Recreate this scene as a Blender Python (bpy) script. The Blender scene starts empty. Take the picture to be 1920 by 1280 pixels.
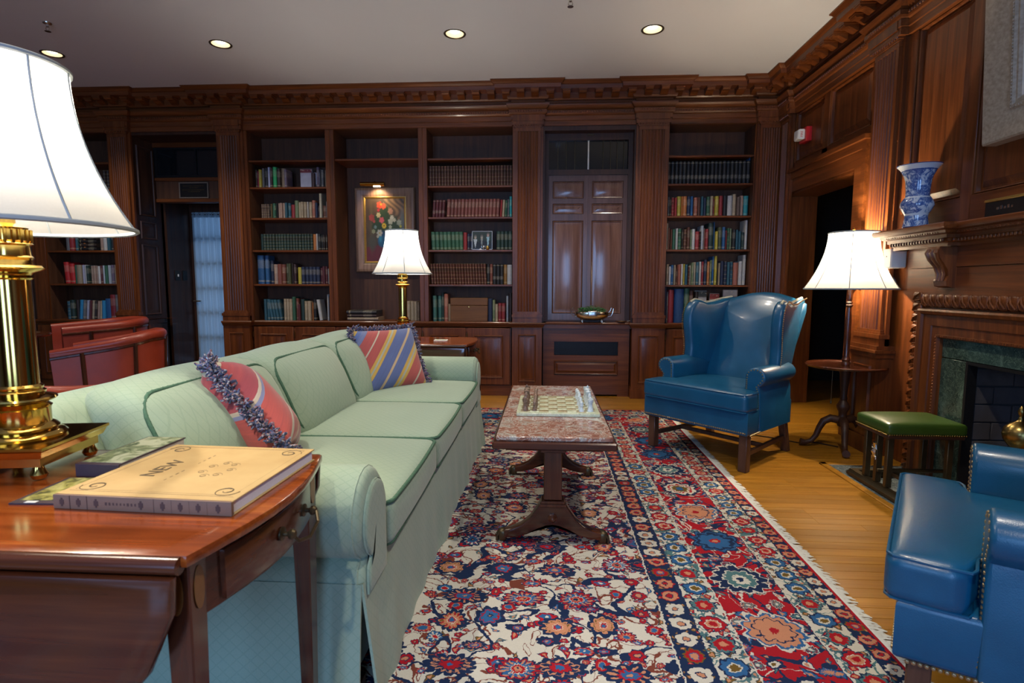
import bpy, bmesh, math, random
from math import sin, cos, pi, radians, sqrt, atan2
from mathutils import Vector, Matrix
R = random.Random(7)
SC = bpy.context.scene
COL = SC.collection

# ---------------------------------------------------------------- camera
cam = bpy.data.cameras.new('camera'); CAM = bpy.data.objects.new('camera', cam); COL.objects.link(CAM)
CR = ((0.99817110, 0.06041226, 0.00219446), (0.00819176, -0.09920525, -0.99503327), (-0.05989450, 0.99323143, -0.09951870))
CAM.matrix_world = Matrix(((CR[0][0], -CR[1][0], -CR[2][0], 0), (CR[0][1], -CR[1][1], -CR[2][1], 0), (CR[0][2], -CR[1][2], -CR[2][2], 1.2), (0, 0, 0, 1)))
cam.sensor_width = 36; cam.lens = 1040 / 1920 * 36; cam.clip_start = 0.05; cam.clip_end = 60
cam.dof.use_dof = True; cam.dof.focus_distance = 3.6; cam.dof.aperture_fstop = 7.0
SC.camera = CAM
# ---------------------------------------------------------------- world, daylight through the windows, exposure
W = bpy.data.worlds.new('world'); SC.world = W; W.use_nodes = True
bg = W.node_tree.nodes['Background']; bg.inputs[0].default_value = (0.40, 0.62, 1.0, 1); bg.inputs[1].default_value = 1.0
def area(name, loc, rot, sx, sy, e, colr):
    l = bpy.data.lights.new(name, 'AREA'); l.shape = 'RECTANGLE'; l.size = sx; l.size_y = sy; l.energy = e; l.color = colr
    o = bpy.data.objects.new(name, l); o.location = loc; o.rotation_euler = rot; COL.objects.link(o); return o
DAY = (0.28, 0.52, 1.0)
WINS = [(-0.25, 1.0), (-2.9, -1.6)]          # x extents of the windows in the rear wall
for x0, x1 in WINS:
    area('window_daylight', ((x0 + x1) / 2, -3.12, 1.55), (radians(90), 0, 0), x1 - x0, 2.1, 64, DAY)
SC.view_settings.view_transform = 'Standard'; SC.view_settings.look = 'None'; SC.view_settings.gamma = 1
SC.view_settings.exposure = 0.35; SC.view_settings.use_curve_mapping = False
LAMP = (1.0, 0.89, 0.74)
def point(name, loc, e, r=.035, colr=LAMP, parent=None):
    l = bpy.data.lights.new(name, 'POINT'); l.energy = e; l.shadow_soft_size = r; l.color = colr
    o = bpy.data.objects.new(name, l); o.location = loc; COL.objects.link(o)
    if parent: o.parent = parent
    return o
def spot(name, loc, e, ang=110, colr=LAMP, r=.05, rot=(0, 0, 0), blend=.6):
    l = bpy.data.lights.new(name, 'SPOT'); l.energy = e; l.spot_size = radians(ang); l.spot_blend = blend; l.color = colr; l.shadow_soft_size = r
    o = bpy.data.objects.new(name, l); o.location = loc; o.rotation_euler = rot; COL.objects.link(o); return o

# ---------------------------------------------------------------- geometry helpers
def lerp(a, b, t): return a + (b - a) * t
class G:
    def __init__(s): s.v = []; s.f = []; s.m = []; s.nb = 0
    def add(s, vs, fs, mi=0):
        o = len(s.v); s.v += [tuple(p) for p in vs]
        for f in fs: s.f.append(tuple(o + i for i in f)); s.m.append(mi)
        return s
    def box(s, x0, y0, z0, x1, y1, z1, mi=0):
        e = (s.nb % 6) * .00016; s.nb += 1           # keeps abutting boxes from sharing a plane
        x0 += e; y0 += e; z0 += e; x1 -= e; y1 -= e; z1 -= e
        vs = [(x, y, z) for x in (x0, x1) for y in (y0, y1) for z in (z0, z1)]
        return s.add(vs, [(0, 1, 3, 2), (4, 6, 7, 5), (0, 4, 5, 1), (2, 3, 7, 6), (0, 2, 6, 4), (1, 5, 7, 3)], mi)
    def cbox(s, x0, y0, z0, x1, y1, z1, b=.004, mi=0):   # chamfered box
        h = [(x1 - x0) / 2, (y1 - y0) / 2, (z1 - z0) / 2]; c = [(x0 + x1) / 2, (y0 + y1) / 2, (z0 + z1) / 2]
        b = min(b, *(abs(q) * .49 for q in h)); vs = []; idx = {}
        for sx in (-1, 1):
            for sy in (-1, 1):
                for sz in (-1, 1):
                    sg = (sx, sy, sz)
                    for k in range(3):
                        idx[sg, k] = len(vs)
                        vs.append(tuple(c[i] + sg[i] * (h[i] - (0 if i == k else b)) for i in range(3)))
        fs = []
        for k in range(3):
            i, j = (k + 1) % 3, (k + 2) % 3
            for sk in (-1, 1):
                q = []
                for a, d in ((-1, -1), (1, -1), (1, 1), (-1, 1)):
                    sg = [0, 0, 0]; sg[k] = sk; sg[i] = a; sg[j] = d; q.append(idx[tuple(sg), k])
                fs.append(q)
            for a in (-1, 1):
                for d in (-1, 1):
                    q = []
                    for sk, w in ((-1, i), (1, i), (1, j), (-1, j)):
                        sg = [0, 0, 0]; sg[k] = sk; sg[i] = a; sg[j] = d; q.append(idx[tuple(sg), w])
                    fs.append(q)
        for sx in (-1, 1):
            for sy in (-1, 1):
                for sz in (-1, 1): fs.append([idx[(sx, sy, sz), k] for k in range(3)])
        return s.add(vs, fs, mi)
    def soft(s, x0, y0, z0, x1, y1, z1, r=.05, n=10, puff=(0, 0, 0), mi=0, fn=None):   # rounded, puffed cushion
        h = [(x1 - x0) / 2, (y1 - y0) / 2, (z1 - z0) / 2]; c = [(x0 + x1) / 2, (y0 + y1) / 2, (z0 + z1) / 2]
        r = min(r, *(q * .98 for q in h)); idx = {}; vs = []; fs = []
        def vert(k):
            if k in idx: return idx[k]
            t = [sin((q / n * 2 - 1) * pi / 2) for q in k]
            p = [t[i] * h[i] for i in range(3)]
            q = [max(-(h[i] - r), min(h[i] - r, p[i])) for i in range(3)]
            d = [p[i] - q[i] for i in range(3)]; l = sqrt(sum(e * e for e in d)) or 1
            p = [q[i] + r * d[i] / l for i in range(3)]
            u = [p[i] / h[i] for i in range(3)]; o = []
            for i in range(3):
                j, m = (i + 1) % 3, (i + 2) % 3
                o.append(p[i] + u[i] * puff[i] * max(0, 1 - u[j] ** 2) * max(0, 1 - u[m] ** 2))
            p = tuple(o[i] + c[i] for i in range(3))
            if fn: p = fn(p)
            idx[k] = len(vs); vs.append(p); return idx[k]
        for ax in range(3):
            i, j = (ax + 1) % 3, (ax + 2) % 3
            for e in (0, n):
                for a in range(n):
                    for b in range(n):
                        q = []
                        for da, db in ((0, 0), (1, 0), (1, 1), (0, 1)):
                            k = [0, 0, 0]; k[ax] = e; k[i] = a + da; k[j] = b + db; q.append(vert(tuple(k)))
                        fs.append(q if e else q[::-1])
        return s.add(vs, fs, mi)
    def lathe(s, prof, seg=24, c=(0, 0, 0), mi=0, sx=1, sy=1, a0=0, cap=True):
        vs = []; fs = []; n = len(prof)
        for i in range(seg):
            a = a0 + 2 * pi * i / seg
            for r, z in prof: vs.append((c[0] + r * cos(a) * sx, c[1] + r * sin(a) * sy, c[2] + z))
        for i in range(seg):
            j = (i + 1) % seg
            for k in range(n - 1): fs.append((i * n + k, j * n + k, j * n + k + 1, i * n + k + 1))
        if not cap: return s.add(vs, fs, mi)
        if prof[0][0] > 1e-5: fs.append([i * n for i in range(seg)][::-1])
        if prof[-1][0] > 1e-5: fs.append([i * n + n - 1 for i in range(seg)])
        return s.add(vs, fs, mi)
    def tube(s, pts, r, seg=8, closed=False, mi=0):
        pts = [Vector(p) for p in pts]; n = len(pts); vs = []; fs = []
        rr = r if isinstance(r, (list, tuple)) else [r] * n; up = None
        for i, p in enumerate(pts):
            a = pts[(i - 1) % n] if (closed or i > 0) else p; b = pts[(i + 1) % n] if (closed or i < n - 1) else p
            t = (b - a); t = t.normalized() if t.length > 1e-9 else Vector((0, 0, 1))
            if up is None:
                up = Vector((0, 0, 1)) if abs(t.z) < .9 else Vector((1, 0, 0))
            u = (up - t * up.dot(t))
            if u.length < 1e-6: u = t.orthogonal()
            u.normalize(); w = t.cross(u); up = u
            for k in range(seg):
                q = 2 * pi * k / seg; vs.append(p + u * (rr[i] * cos(q)) + w * (rr[i] * sin(q)))
        for i in range(n if closed else n - 1):
            j = (i + 1) % n
            for k in range(seg): l = (k + 1) % seg; fs.append((i * seg + k, i * seg + l, j * seg + l, j * seg + k))
        if not closed: fs.append(list(range(seg))[::-1]); fs.append([(n - 1) * seg + k for k in range(seg)])
        return s.add(vs, fs, mi)
    def prism(s, poly, a, b, axis='z', mi=0):
        def mp(u, v, w): return {'z': (u, v, w), 'y': (u, w, v), 'x': (w, u, v)}[axis]
        n = len(poly); vs = [mp(u, v, a) for u, v in poly] + [mp(u, v, b) for u, v in poly]
        fs = [(i, (i + 1) % n, n + (i + 1) % n, n + i) for i in range(n)] + [list(range(n))[::-1], list(range(n, 2 * n))]
        return s.add(vs, fs, mi)
    def slab(s, poly, a, b, bev=.02, dome=(0, 0), axis='z', mi=0, fn=None, steps=3, capr=(.8, .5, .22)):
        # polygon extruded from a to b with rounded rims and (optionally) domed faces
        n = len(poly); ar = sum(poly[i][0] * poly[(i + 1) % n][1] - poly[(i + 1) % n][0] * poly[i][1] for i in range(n))
        if ar < 0: poly = poly[::-1]
        nrm = []
        for i in range(n):
            p0, p1, p2 = Vector(poly[i - 1]), Vector(poly[i]), Vector(poly[(i + 1) % n])
            d1 = (p1 - p0).normalized(); d2 = (p2 - p1).normalized()
            n1 = Vector((d1.y, -d1.x)); n2 = Vector((d2.y, -d2.x)); k = n1 + n2
            nrm.append(k / max(.35, 1 + n1.dot(n2)))
        cx = sum(p[0] for p in poly) / n; cy = sum(p[1] for p in poly) / n
        rings = []
        def ring(ins, w): return [((poly[i][0] - nrm[i].x * ins), (poly[i][1] - nrm[i].y * ins), w) for i in range(n)]
        def capring(base, t, w): return [(lerp(cx, p[0], t), lerp(cy, p[1], t), w) for p in base]
        bot = ring(bev, a); top = ring(bev, b); seq = [[(cx, cy, a - dome[0])] * 1]
        for t in reversed(capr): seq.append(capring(bot, t, a - dome[0] * (1 - t * t)))
        for k in range(steps + 1):
            q = pi / 2 * k / steps; seq.append(ring(bev * (1 - sin(q)), a + bev * (1 - cos(q))))
        for k in range(steps + 1):
            q = pi / 2 * k / steps; seq.append(ring(bev * (1 - cos(q)), b - bev * (1 - sin(q))))
        for t in capr: seq.append(capring(top, t, b + dome[1] * (1 - t * t)))
        seq.append([(cx, cy, b + dome[1])])
        def mp(q):
            u, v, w = q; p = {'z': (u, v, w), 'y': (u, w, v), 'x': (w, u, v)}[axis]
            return fn(p) if fn else p
        vs = []; st = []
        for rg in seq: st.append(len(vs)); vs += [mp(q) for q in rg]
        fs = []
        for k in range(len(seq) - 1):
            A, B = seq[k], seq[k + 1]
            for i in range(n):
                j = (i + 1) % n
                if len(A) == 1: fs.append((st[k], st[k + 1] + j, st[k + 1] + i))
                elif len(B) == 1: fs.append((st[k] + i, st[k] + j, st[k + 1]))
                else: fs.append((st[k] + i, st[k] + j, st[k + 1] + j, st[k + 1] + i))
        return s.add(vs, fs, mi)
    def sweep(s, path, prof, i0=0, i1=None, caps=True, mi=0, flip=False):
        # mitred moulding: profile of (outward, z) carried along a plan path; outward is to the right of travel
        P = [Vector(p) for p in path]; n = len(P); i1 = n - 1 if i1 is None else i1; vs = []; fs = []; k = len(prof)
        def nn(i): d = (P[i + 1] - P[i]).normalized(); return Vector((d.y, -d.x))
        for i in range(i0, i1 + 1):
            a = nn(i - 1) if i > 0 else nn(i); b = nn(i) if i < n - 1 else nn(i - 1)
            m = (a + b) / max(.2, 1 + a.dot(b))
            for o, z in prof: q = P[i] + m * o; vs.append((q.x, q.y, z))
        for i in range(i1 - i0):
            for j in range(k - 1): fs.append((i * k + j, (i + 1) * k + j, (i + 1) * k + j + 1, i * k + j + 1))
        if caps: fs.append(list(range(k))); fs.append([(i1 - i0) * k + j for j in range(k)][::-1])
        return s.add(vs, fs, mi)
    def hemi(s, p, r, nrm=(0, 0, 1), seg=6, mi=0):
        nv = Vector(nrm).normalized(); u = nv.orthogonal().normalized(); w = nv.cross(u); p = Vector(p); vs = []
        for rr, h in ((1, 0), (.72, .55)):
            for k in range(seg): q = 2 * pi * k / seg; vs.append(p + (u * cos(q) + w * sin(q)) * (r * rr) + nv * (r * h))
        vs.append(p + nv * (r * .8))
        fs = [(k, (k + 1) % seg, seg + (k + 1) % seg, seg + k) for k in range(seg)] + [(seg + k, seg + (k + 1) % seg, 2 * seg) for k in range(seg)]
        return s.add(vs, fs, mi)
    def grid(s, fn, nu, nv, mi=0, closeu=False):
        vs = [fn(i / nu, j / nv) for i in range(nu + 1) for j in range(nv + 1)]
        fs = [(i * (nv + 1) + j, (i + 1) * (nv + 1) + j, (i + 1) * (nv + 1) + j + 1, i * (nv + 1) + j + 1) for i in range(nu) for j in range(nv)]
        return s.add(vs, fs, mi)
    def xf(s, M):
        s.v = [tuple(M @ Vector(p)) for p in s.v]; return s
    def merge(s, g):
        o = len(s.v); s.v += g.v; s.f += [tuple(o + i for i in f) for f in g.f]; s.m += g.m; return s

def mesh(name, g, mats, recalc=True, ang=38, off=(0, 0, 0)):
    me = bpy.data.meshes.new(name); v = g.v
    if any(off): v = [(p[0] - off[0], p[1] - off[1], p[2] - off[2]) for p in v]
    me.from_pydata(v, [], g.f)
    mats = mats if isinstance(mats, (list, tuple)) else [mats]
    for m in mats: me.materials.append(m)
    if len(mats) > 1: me.polygons.foreach_set('material_index', g.m)
    if recalc:
        bm = bmesh.new(); bm.from_mesh(me); bmesh.ops.remove_doubles(bm, verts=bm.verts, dist=1e-5); bmesh.ops.recalc_face_normals(bm, faces=bm.faces); bm.to_mesh(me); bm.free()
    me.polygons.foreach_set('use_smooth', [True] * len(me.polygons))
    if ang: me.set_sharp_from_angle(angle=radians(ang))
    me.update(); return me
def setp(o, label=None, cat=None, group=None, kind=None):
    if label: o['label'] = label
    if cat: o['category'] = cat
    if group: o['group'] = group
    if kind: o['kind'] = kind
    return o
def obj(name, g, mats, parent=None, label=None, cat=None, group=None, kind=None, off=(0, 0, 0), loc=None, **k):
    me = g if isinstance(g, bpy.types.Mesh) else mesh(name, g, mats, off=off, **k)
    o = bpy.data.objects.new(name, me); COL.objects.link(o)
    if parent: o.parent = parent
    if loc: o.location = loc
    return setp(o, label, cat, group, kind)
def empty(name, label, cat, loc=(0, 0, 0), rz=0, group=None, kind=None):
    o = bpy.data.objects.new(name, None); COL.objects.link(o); o.location = loc; o.rotation_euler = (0, 0, rz); o.empty_display_size = .1
    return setp(o, label, cat, group, kind)
def copy_tree(o, parent=None):
    c = o.copy(); COL.objects.link(c)
    if parent: c.parent = parent
    for ch in list(o.children): copy_tree(ch, c)
    return c
class Thing:            # parts written in world coordinates (W=True) or in the thing's own frame
    def __init__(s, name, label, cat, loc=(0, 0, 0), rz=0, group=None, world=False, kind=None):
        s.o = empty(name, label, cat, loc, rz, group, kind); s.off = loc if world else (0, 0, 0)
    def part(s, name, g, mats, parent=None, label=None, kind=None, **k):
        return obj(name, g, mats, parent or s.o, label=label, kind=kind, off=s.off, **k)

# ---------------------------------------------------------------- materials
class NB:
    def __init__(s, name, col=(.5, .5, .5), rough=.5, metal=0, coat=0, spec=.5, sheen=0):
        s.m = bpy.data.materials.new(name); s.m.use_nodes = True; s.nt = s.m.node_tree; s.b = s.nt.nodes['Principled BSDF']
        s.set('Base Color', (*col, 1)); s.set('Roughness', rough); s.set('Metallic', metal); s.set('Coat Weight', coat); s.set('Specular IOR Level', spec)
        s.set('Coat Roughness', .12)
        if sheen: s.set('Sheen Weight', sheen)
        s._co = None
    def set(s, k, v):
        i = s.b.inputs[k]
        if isinstance(v, bpy.types.NodeSocket): s.nt.links.new(v, i)
        else: i.default_value = v
    def put(s, i, v):
        if isinstance(v, bpy.types.NodeSocket): s.nt.links.new(v, i)
        elif v is not None:
            if isinstance(v, (tuple, list)) and len(v) == 3 and i.type == 'RGBA': v = (*v, 1)
            i.default_value = v
    def n(s, t, **k):
        nd = s.nt.nodes.new(t)
        for a, v in k.items(): setattr(nd, a, v)
        return nd
    def co(s):
        if s._co is None: s._co = s.n('ShaderNodeTexCoord').outputs['Object']
        return s._co
    def gen(s): return s.n('ShaderNodeTexCoord').outputs['Generated']
    def math(s, op, a, b=None, c=None, clamp=False):
        nd = s.n('ShaderNodeMath', operation=op); nd.use_clamp = clamp
        s.put(nd.inputs[0], a); s.put(nd.inputs[1], b); s.put(nd.inputs[2], c); return nd.outputs[0]
    def vmath(s, op, a, b=None, out=0):
        nd = s.n('ShaderNodeVectorMath', operation=op); s.put(nd.inputs[0], a); s.put(nd.inputs[1], b); return nd.outputs[out]
    def vscale(s, a, sc):
        nd = s.n('ShaderNodeVectorMath', operation='SCALE'); s.put(nd.inputs[0], a); s.put(nd.inputs['Scale'], sc); return nd.outputs[0]
    def sep(s, v): nd = s.n('ShaderNodeSeparateXYZ'); s.put(nd.inputs[0], v); return nd.outputs
    def comb(s, x=0, y=0, z=0):
        nd = s.n('ShaderNodeCombineXYZ'); s.put(nd.inputs[0], x); s.put(nd.inputs[1], y); s.put(nd.inputs[2], z); return nd.outputs[0]
    def mix(s, f, a, b, bt='MIX'):
        nd = s.n('ShaderNodeMix', data_type='RGBA', blend_type=bt); nd.clamp_factor = True
        s.put(nd.inputs[0], f); s.put(nd.inputs[6], a); s.put(nd.inputs[7], b); return nd.outputs[2]
    def ramp(s, f, stops, interp='LINEAR'):
        nd = s.n('ShaderNodeValToRGB'); cr = nd.color_ramp; cr.interpolation = interp
        while len(cr.elements) < len(stops): cr.elements.new(.5)
        for e, (p, c) in zip(cr.elements, stops): e.position = p; e.color = (*c, 1) if len(c) == 3 else c
        s.put(nd.inputs[0], f); return nd.outputs[0]
    def noise(s, v=None, scale=5, detail=3, rough=.55, dist=0, out=0, dim='3D'):
        nd = s.n('ShaderNodeTexNoise', noise_dimensions=dim); s.put(nd.inputs['Vector'], v if v is not None else s.co())
        nd.inputs['Scale'].default_value = scale; nd.inputs['Detail'].default_value = detail; nd.inputs['Roughness'].default_value = rough; nd.inputs['Distortion'].default_value = dist
        return nd.outputs[out]
    def mapping(s, v, scale=(1, 1, 1), rot=(0, 0, 0), loc=(0, 0, 0)):
        nd = s.n('ShaderNodeMapping'); s.put(nd.inputs[0], v); nd.inputs['Scale'].default_value = scale; nd.inputs['Rotation'].default_value = rot; nd.inputs['Location'].default_value = loc; return nd.outputs[0]
    def bump(s, h, strength=.2, dist=.01):
        nd = s.n('ShaderNodeBump'); s.put(nd.inputs['Height'], h); nd.inputs['Strength'].default_value = strength; nd.inputs['Distance'].default_value = dist
        s.set('Normal', nd.outputs[0])
    def rand(s): return s.n('ShaderNodeObjectInfo').outputs['Random']
def wood(name, grain, dark, mid, light, rough=.36, coat=.08, sc=1.0, rvar=.25):
    b = NB(name, mid, rough, coat=coat, spec=.38)
    st = [22, 22, 22]; st['xyz'.index(grain)] = 1.1
    v = b.vmath('ADD', b.co(), b.comb(b.math('MULTIPLY', b.rand(), 7.3), b.math('MULTIPLY', b.rand(), 3.1), b.math('MULTIPLY', b.rand(), 5.7)))
    v = b.mapping(v, scale=tuple(q * sc for q in st))
    n1 = b.noise(v, 1.0, 5, .6, .6); n2 = b.noise(v, 5.0, 2, .5)
    f = b.math('ADD', b.math('MULTIPLY', n1, .8), b.math('MULTIPLY', n2, .2))
    c = b.ramp(f, [(.30, dark), (.52, mid), (.72, light)])
    c = b.mix(b.math('MULTIPLY', b.rand(), rvar), c, tuple(q * .55 for q in mid))
    b.set('Base Color', c); b.set('Roughness', b.math('ADD', rough - .06, b.math('MULTIPLY', n1, .14)))
    b.bump(n2, .05, .002)
    return b.m
WD, WM, WL = (.055, .0145, .0040), (.140, .038, .0078), (.24, .072, .016)
M = {}
for g_ in 'xyz': M['wood_' + g_] = wood('panel_wood_' + g_, g_, WD, WM, WL)
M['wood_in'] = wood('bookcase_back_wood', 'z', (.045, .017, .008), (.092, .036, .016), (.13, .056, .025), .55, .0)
for g_ in 'xyz': M['mah_' + g_] = wood('mahogany_' + g_, g_, (.030, .008, .004), (.070, .018, .007), (.13, .036, .012), .22, .5)
M['mahtop'] = wood('polished_mahogany', 'x', (.11, .019, .004), (.25, .052, .008), (.40, .115, .020), .16, .6)
M['dark_z'] = wood('dark_walnut', 'z', (.020, .008, .005), (.055, .021, .010), (.09, .036, .018), .45, 0)
M['dark_x'] = wood('dark_walnut_x', 'x', (.020, .008, .005), (.045, .018, .010), (.075, .03, .017), .35, .2)
M['oak'] = wood('oak_floor', 'x', (.26, .105, .008), (.40, .172, .014), (.52, .255, .034), .30, .2, rvar=.55)
M['leg'] = wood('chair_leg_wood', 'z', (.05, .02, .012), (.10, .045, .026), (.15, .07, .04), .4, .1)
def plain(name, col, rough=.5, metal=0, coat=0, var=.12, sc=30, bump=0, spec=.5, sheen=0):
    b = NB(name, col, rough, metal, coat, spec, sheen); n = b.noise(None, sc, 3)
    b.set('Base Color', b.mix(n, tuple(max(0, q * (1 - var)) for q in col), tuple(min(1, q * (1 + var)) for q in col)))
    if bump: b.bump(n, bump, .003)
    return b.m
M['ceil'] = plain('ceiling_plaster', (.60, .625, .66), .9, var=.02, sc=3)
M['wallplain'] = plain('painted_plaster', (.30, .27, .24), .85, var=.05, sc=4)
M['brass'] = plain('polished_brass', (.62, .40, .10), .13, 1, var=.08, sc=12)
M['oldbrass'] = plain('aged_brass', (.30, .21, .07), .28, 1, var=.25, sc=25)
M['silver'] = plain('tarnished_silver', (.66, .64, .58), .22, 1, var=.15, sc=25)
M['bronze'] = plain('bronze_metal', (.10, .075, .04), .38, .8, var=.2, sc=20)
M['iron'] = plain('black_iron', (.012, .012, .013), .45, .4, var=.2)
M['white'] = plain('white_plastic', (.72, .72, .68), .45, var=.02)
M['red'] = plain('red_plastic', (.45, .015, .02), .4, var=.05)
M['black'] = plain('black_lacquer', (.008, .008, .009), .3, var=.2)
M['gilt'] = plain('gilt', (.55, .36, .10), .35, .8, var=.2, sc=60)
M['page'] = plain('paper_pages', (.62, .57, .46), .8, var=.1, sc=80)
M['whitepage'] = plain('white_pages', (.74, .72, .78), .7, var=.04, sc=200)
M['ink'] = plain('dark_ink', (.10, .065, .03), .7, var=.1)
M['letter'] = plain('pale_lettering', (.62, .60, .52), .6, var=.05)
M['leaf'] = plain('green_leaf', (.03, .16, .05), .45, var=.4, sc=60)
def leather(name, col, rough=.33, coat=.1):
    b = NB(name, col, rough, coat=coat); v = b.n('ShaderNodeTexVoronoi'); b.put(v.inputs['Vector'], b.co()); v.inputs['Scale'].default_value = 330
    n = b.noise(None, 7, 3); b.set('Base Color', b.mix(n, tuple(q * .75 for q in col), tuple(q * 1.3 for q in col)))
    b.set('Roughness', b.math('ADD', rough - .08, b.math('MULTIPLY', n, .18))); h = b.math('ADD', b.math('MULTIPLY', v.outputs[0], .4), b.math('MULTIPLY', n, 1.2)); b.bump(h, .12, .004); return b.m
M['blue'] = leather('blue_leather', (.003, .074, .158))
M['green'] = leather('green_leather', (.032, .068, .008))
M['redl'] = leather('red_leather', (.36, .050, .022), .36)
# sofa damask: fine diamond lattice
b = NB('sofa_damask', (.4, .5, .4), .75, sheen=.25, spec=.25)
x, y, z = b.sep(b.co()); q1 = b.math('ADD', b.math('ADD', x, y), z); nx_ = b.sep(b.n('ShaderNodeNewGeometry').outputs['Normal'])[0]; q2 = b.math('ADD', b.math('SUBTRACT', x, y), b.math('MULTIPLY', z, b.math('SUBTRACT', b.math('MULTIPLY', b.math('GREATER_THAN', b.math('ABSOLUTE', nx_), .6), 2), 1)))
def tri(q): return b.math('ABSOLUTE', b.math('SUBTRACT', b.math('FRACT', b.math('MULTIPLY', q, 26)), .5))
lt = b.math('MAXIMUM', b.math('GREATER_THAN', tri(q1), .43), b.math('GREATER_THAN', tri(q2), .43))
n = b.noise(None, 260, 2); n2 = b.noise(None, 4, 2)
c = b.mix(b.math('MULTIPLY', lt, .38), b.mix(n2, (.25, .34, .24), (.30, .39, .28)), (.17, .275, .185)); c = b.mix(b.math('MULTIPLY', n, .35), c, (.38, .45, .35))
b.set('Base Color', c); b.bump(b.math('ADD', n, b.math('MULTIPLY', lt, -.5)), .12, .003); M['sofa'] = b.m
M['cord'] = plain('green_cord', (.05, .125, .075), .8, var=.4, sc=150)
# marbles
def marble(name, stops, sc, veins, vc, rough=.18, w=.03):
    b = NB(name, stops[0][1], rough); n = b.noise(None, sc, 6, .65, 1.2); c = b.ramp(n, stops)
    k = b.noise(None, sc * veins, 5, .6, 2.0); f = b.math('LESS_THAN', b.math('ABSOLUTE', b.math('SUBTRACT', k, .5)), w)
    b.set('Base Color', b.mix(b.math('MULTIPLY', f, .7), c, vc)); return b.m
M['marble_red'] = marble('red_marble', [(.36, (.20, .075, .05)), (.5, (.33, .16, .11)), (.58, (.30, .27, .23)), (.68, (.58, .56, .50))], 9, 1.7, (.62, .60, .54), w=.022)
M['marble_green'] = marble('green_marble', [(.35, (.020, .036, .028)), (.55, (.038, .066, .052)), (.66, (.08, .125, .10)), (.74, (.34, .42, .35))], 8, 2.2, (.14, .2, .15), .14, .012)
M['marble_grey'] = marble('grey_marble', [(.35, (.06, .08, .09)), (.6, (.13, .16, .17)), (.75, (.3, .34, .34))], 7, 2.0, (.35, .4, .38), .25, .015)
M['onyx'] = marble('pale_onyx', [(.35, (.42, .47, .30)), (.6, (.60, .64, .44)), (.75, (.72, .74, .58))], 16, 1.5, (.75, .76, .62), .25, .02)
M['onyx_dark'] = marble('brown_onyx', [(.35, (.30, .26, .13)), (.5, (.47, .45, .27)), (.7, (.58, .58, .38))], 30, 1.8, (.30, .20, .10), .25, .05)
M['onyx_white'] = marble('white_onyx', [(.35, (.55, .62, .62)), (.6, (.74, .80, .80)), (.75, (.85, .88, .88))], 40, 1.8, (.42, .52, .58), .25, .03)
M['onyx_brown'] = marble('dark_onyx', [(.35, (.07, .035, .022)), (.55, (.16, .085, .055)), (.72, (.36, .26, .18))], 45, 1.8, (.42, .33, .24), .3, .03)
# lamp shades: translucent silk
def shade(name, col, tr):
    m = bpy.data.materials.new(name); m.use_nodes = True; nt = m.node_tree; nt.nodes.clear()
    o = nt.nodes.new('ShaderNodeOutputMaterial'); d = nt.nodes.new('ShaderNodeBsdfDiffuse'); t = nt.nodes.new('ShaderNodeBsdfTranslucent'); mx = nt.nodes.new('ShaderNodeMixShader')
    no = nt.nodes.new('ShaderNodeTexNoise'); no.inputs['Scale'].default_value = 90; rp = nt.nodes.new('ShaderNodeValToRGB')
    rp.color_ramp.elements[0].color = (*[q * .93 for q in col], 1); rp.color_ramp.elements[1].color = (*col, 1)
    nt.links.new(no.outputs[0], rp.inputs[0]); nt.links.new(rp.outputs[0], d.inputs[0]); nt.links.new(rp.outputs[0], t.inputs[0]); mx.inputs[0].default_value = tr
    nt.links.new(d.outputs[0], mx.inputs[1]); nt.links.new(t.outputs[0], mx.inputs[2]); nt.links.new(mx.outputs[0], o.inputs[0]); return m
M['shade'] = shade('shade_silk', (.50, .50, .485), .42)
M['shadetrim'] = plain('shade_trim', (.30, .34, .36), .8, var=.05)
M['sheer'] = shade('sheer_curtain', (.42, .52, .58), .55)
def emit(name, col, st):
    m = bpy.data.materials.new(name); m.use_nodes = True; nt = m.node_tree; nt.nodes.clear(); o = nt.nodes.new('ShaderNodeOutputMaterial'); e = nt.nodes.new('ShaderNodeEmission')
    e.inputs[0].default_value = (*col, 1); e.inputs[1].default_value = st; nt.links.new(e.outputs[0], o.inputs[0]); return m
M['bulb'] = emit('lit_bulb', (1, .85, .62), 9)
M['downbulb'] = emit('downlight_lamp', (1, .86, .66), 4)
def glass(name, col, rough=.0):
    b = NB(name, col, rough); b.set('Transmission Weight', 1.0); b.set('IOR', 1.45); return b.m
b = NB('window_glass', (.9, .95, 1), .02); b.set('Transmission Weight', 1.0); b.set('IOR', 1.05); M['glass'] = b.m
M['darkglass'] = plain('dark_glass', (.006, .008, .010), .08, var=.1)
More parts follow.
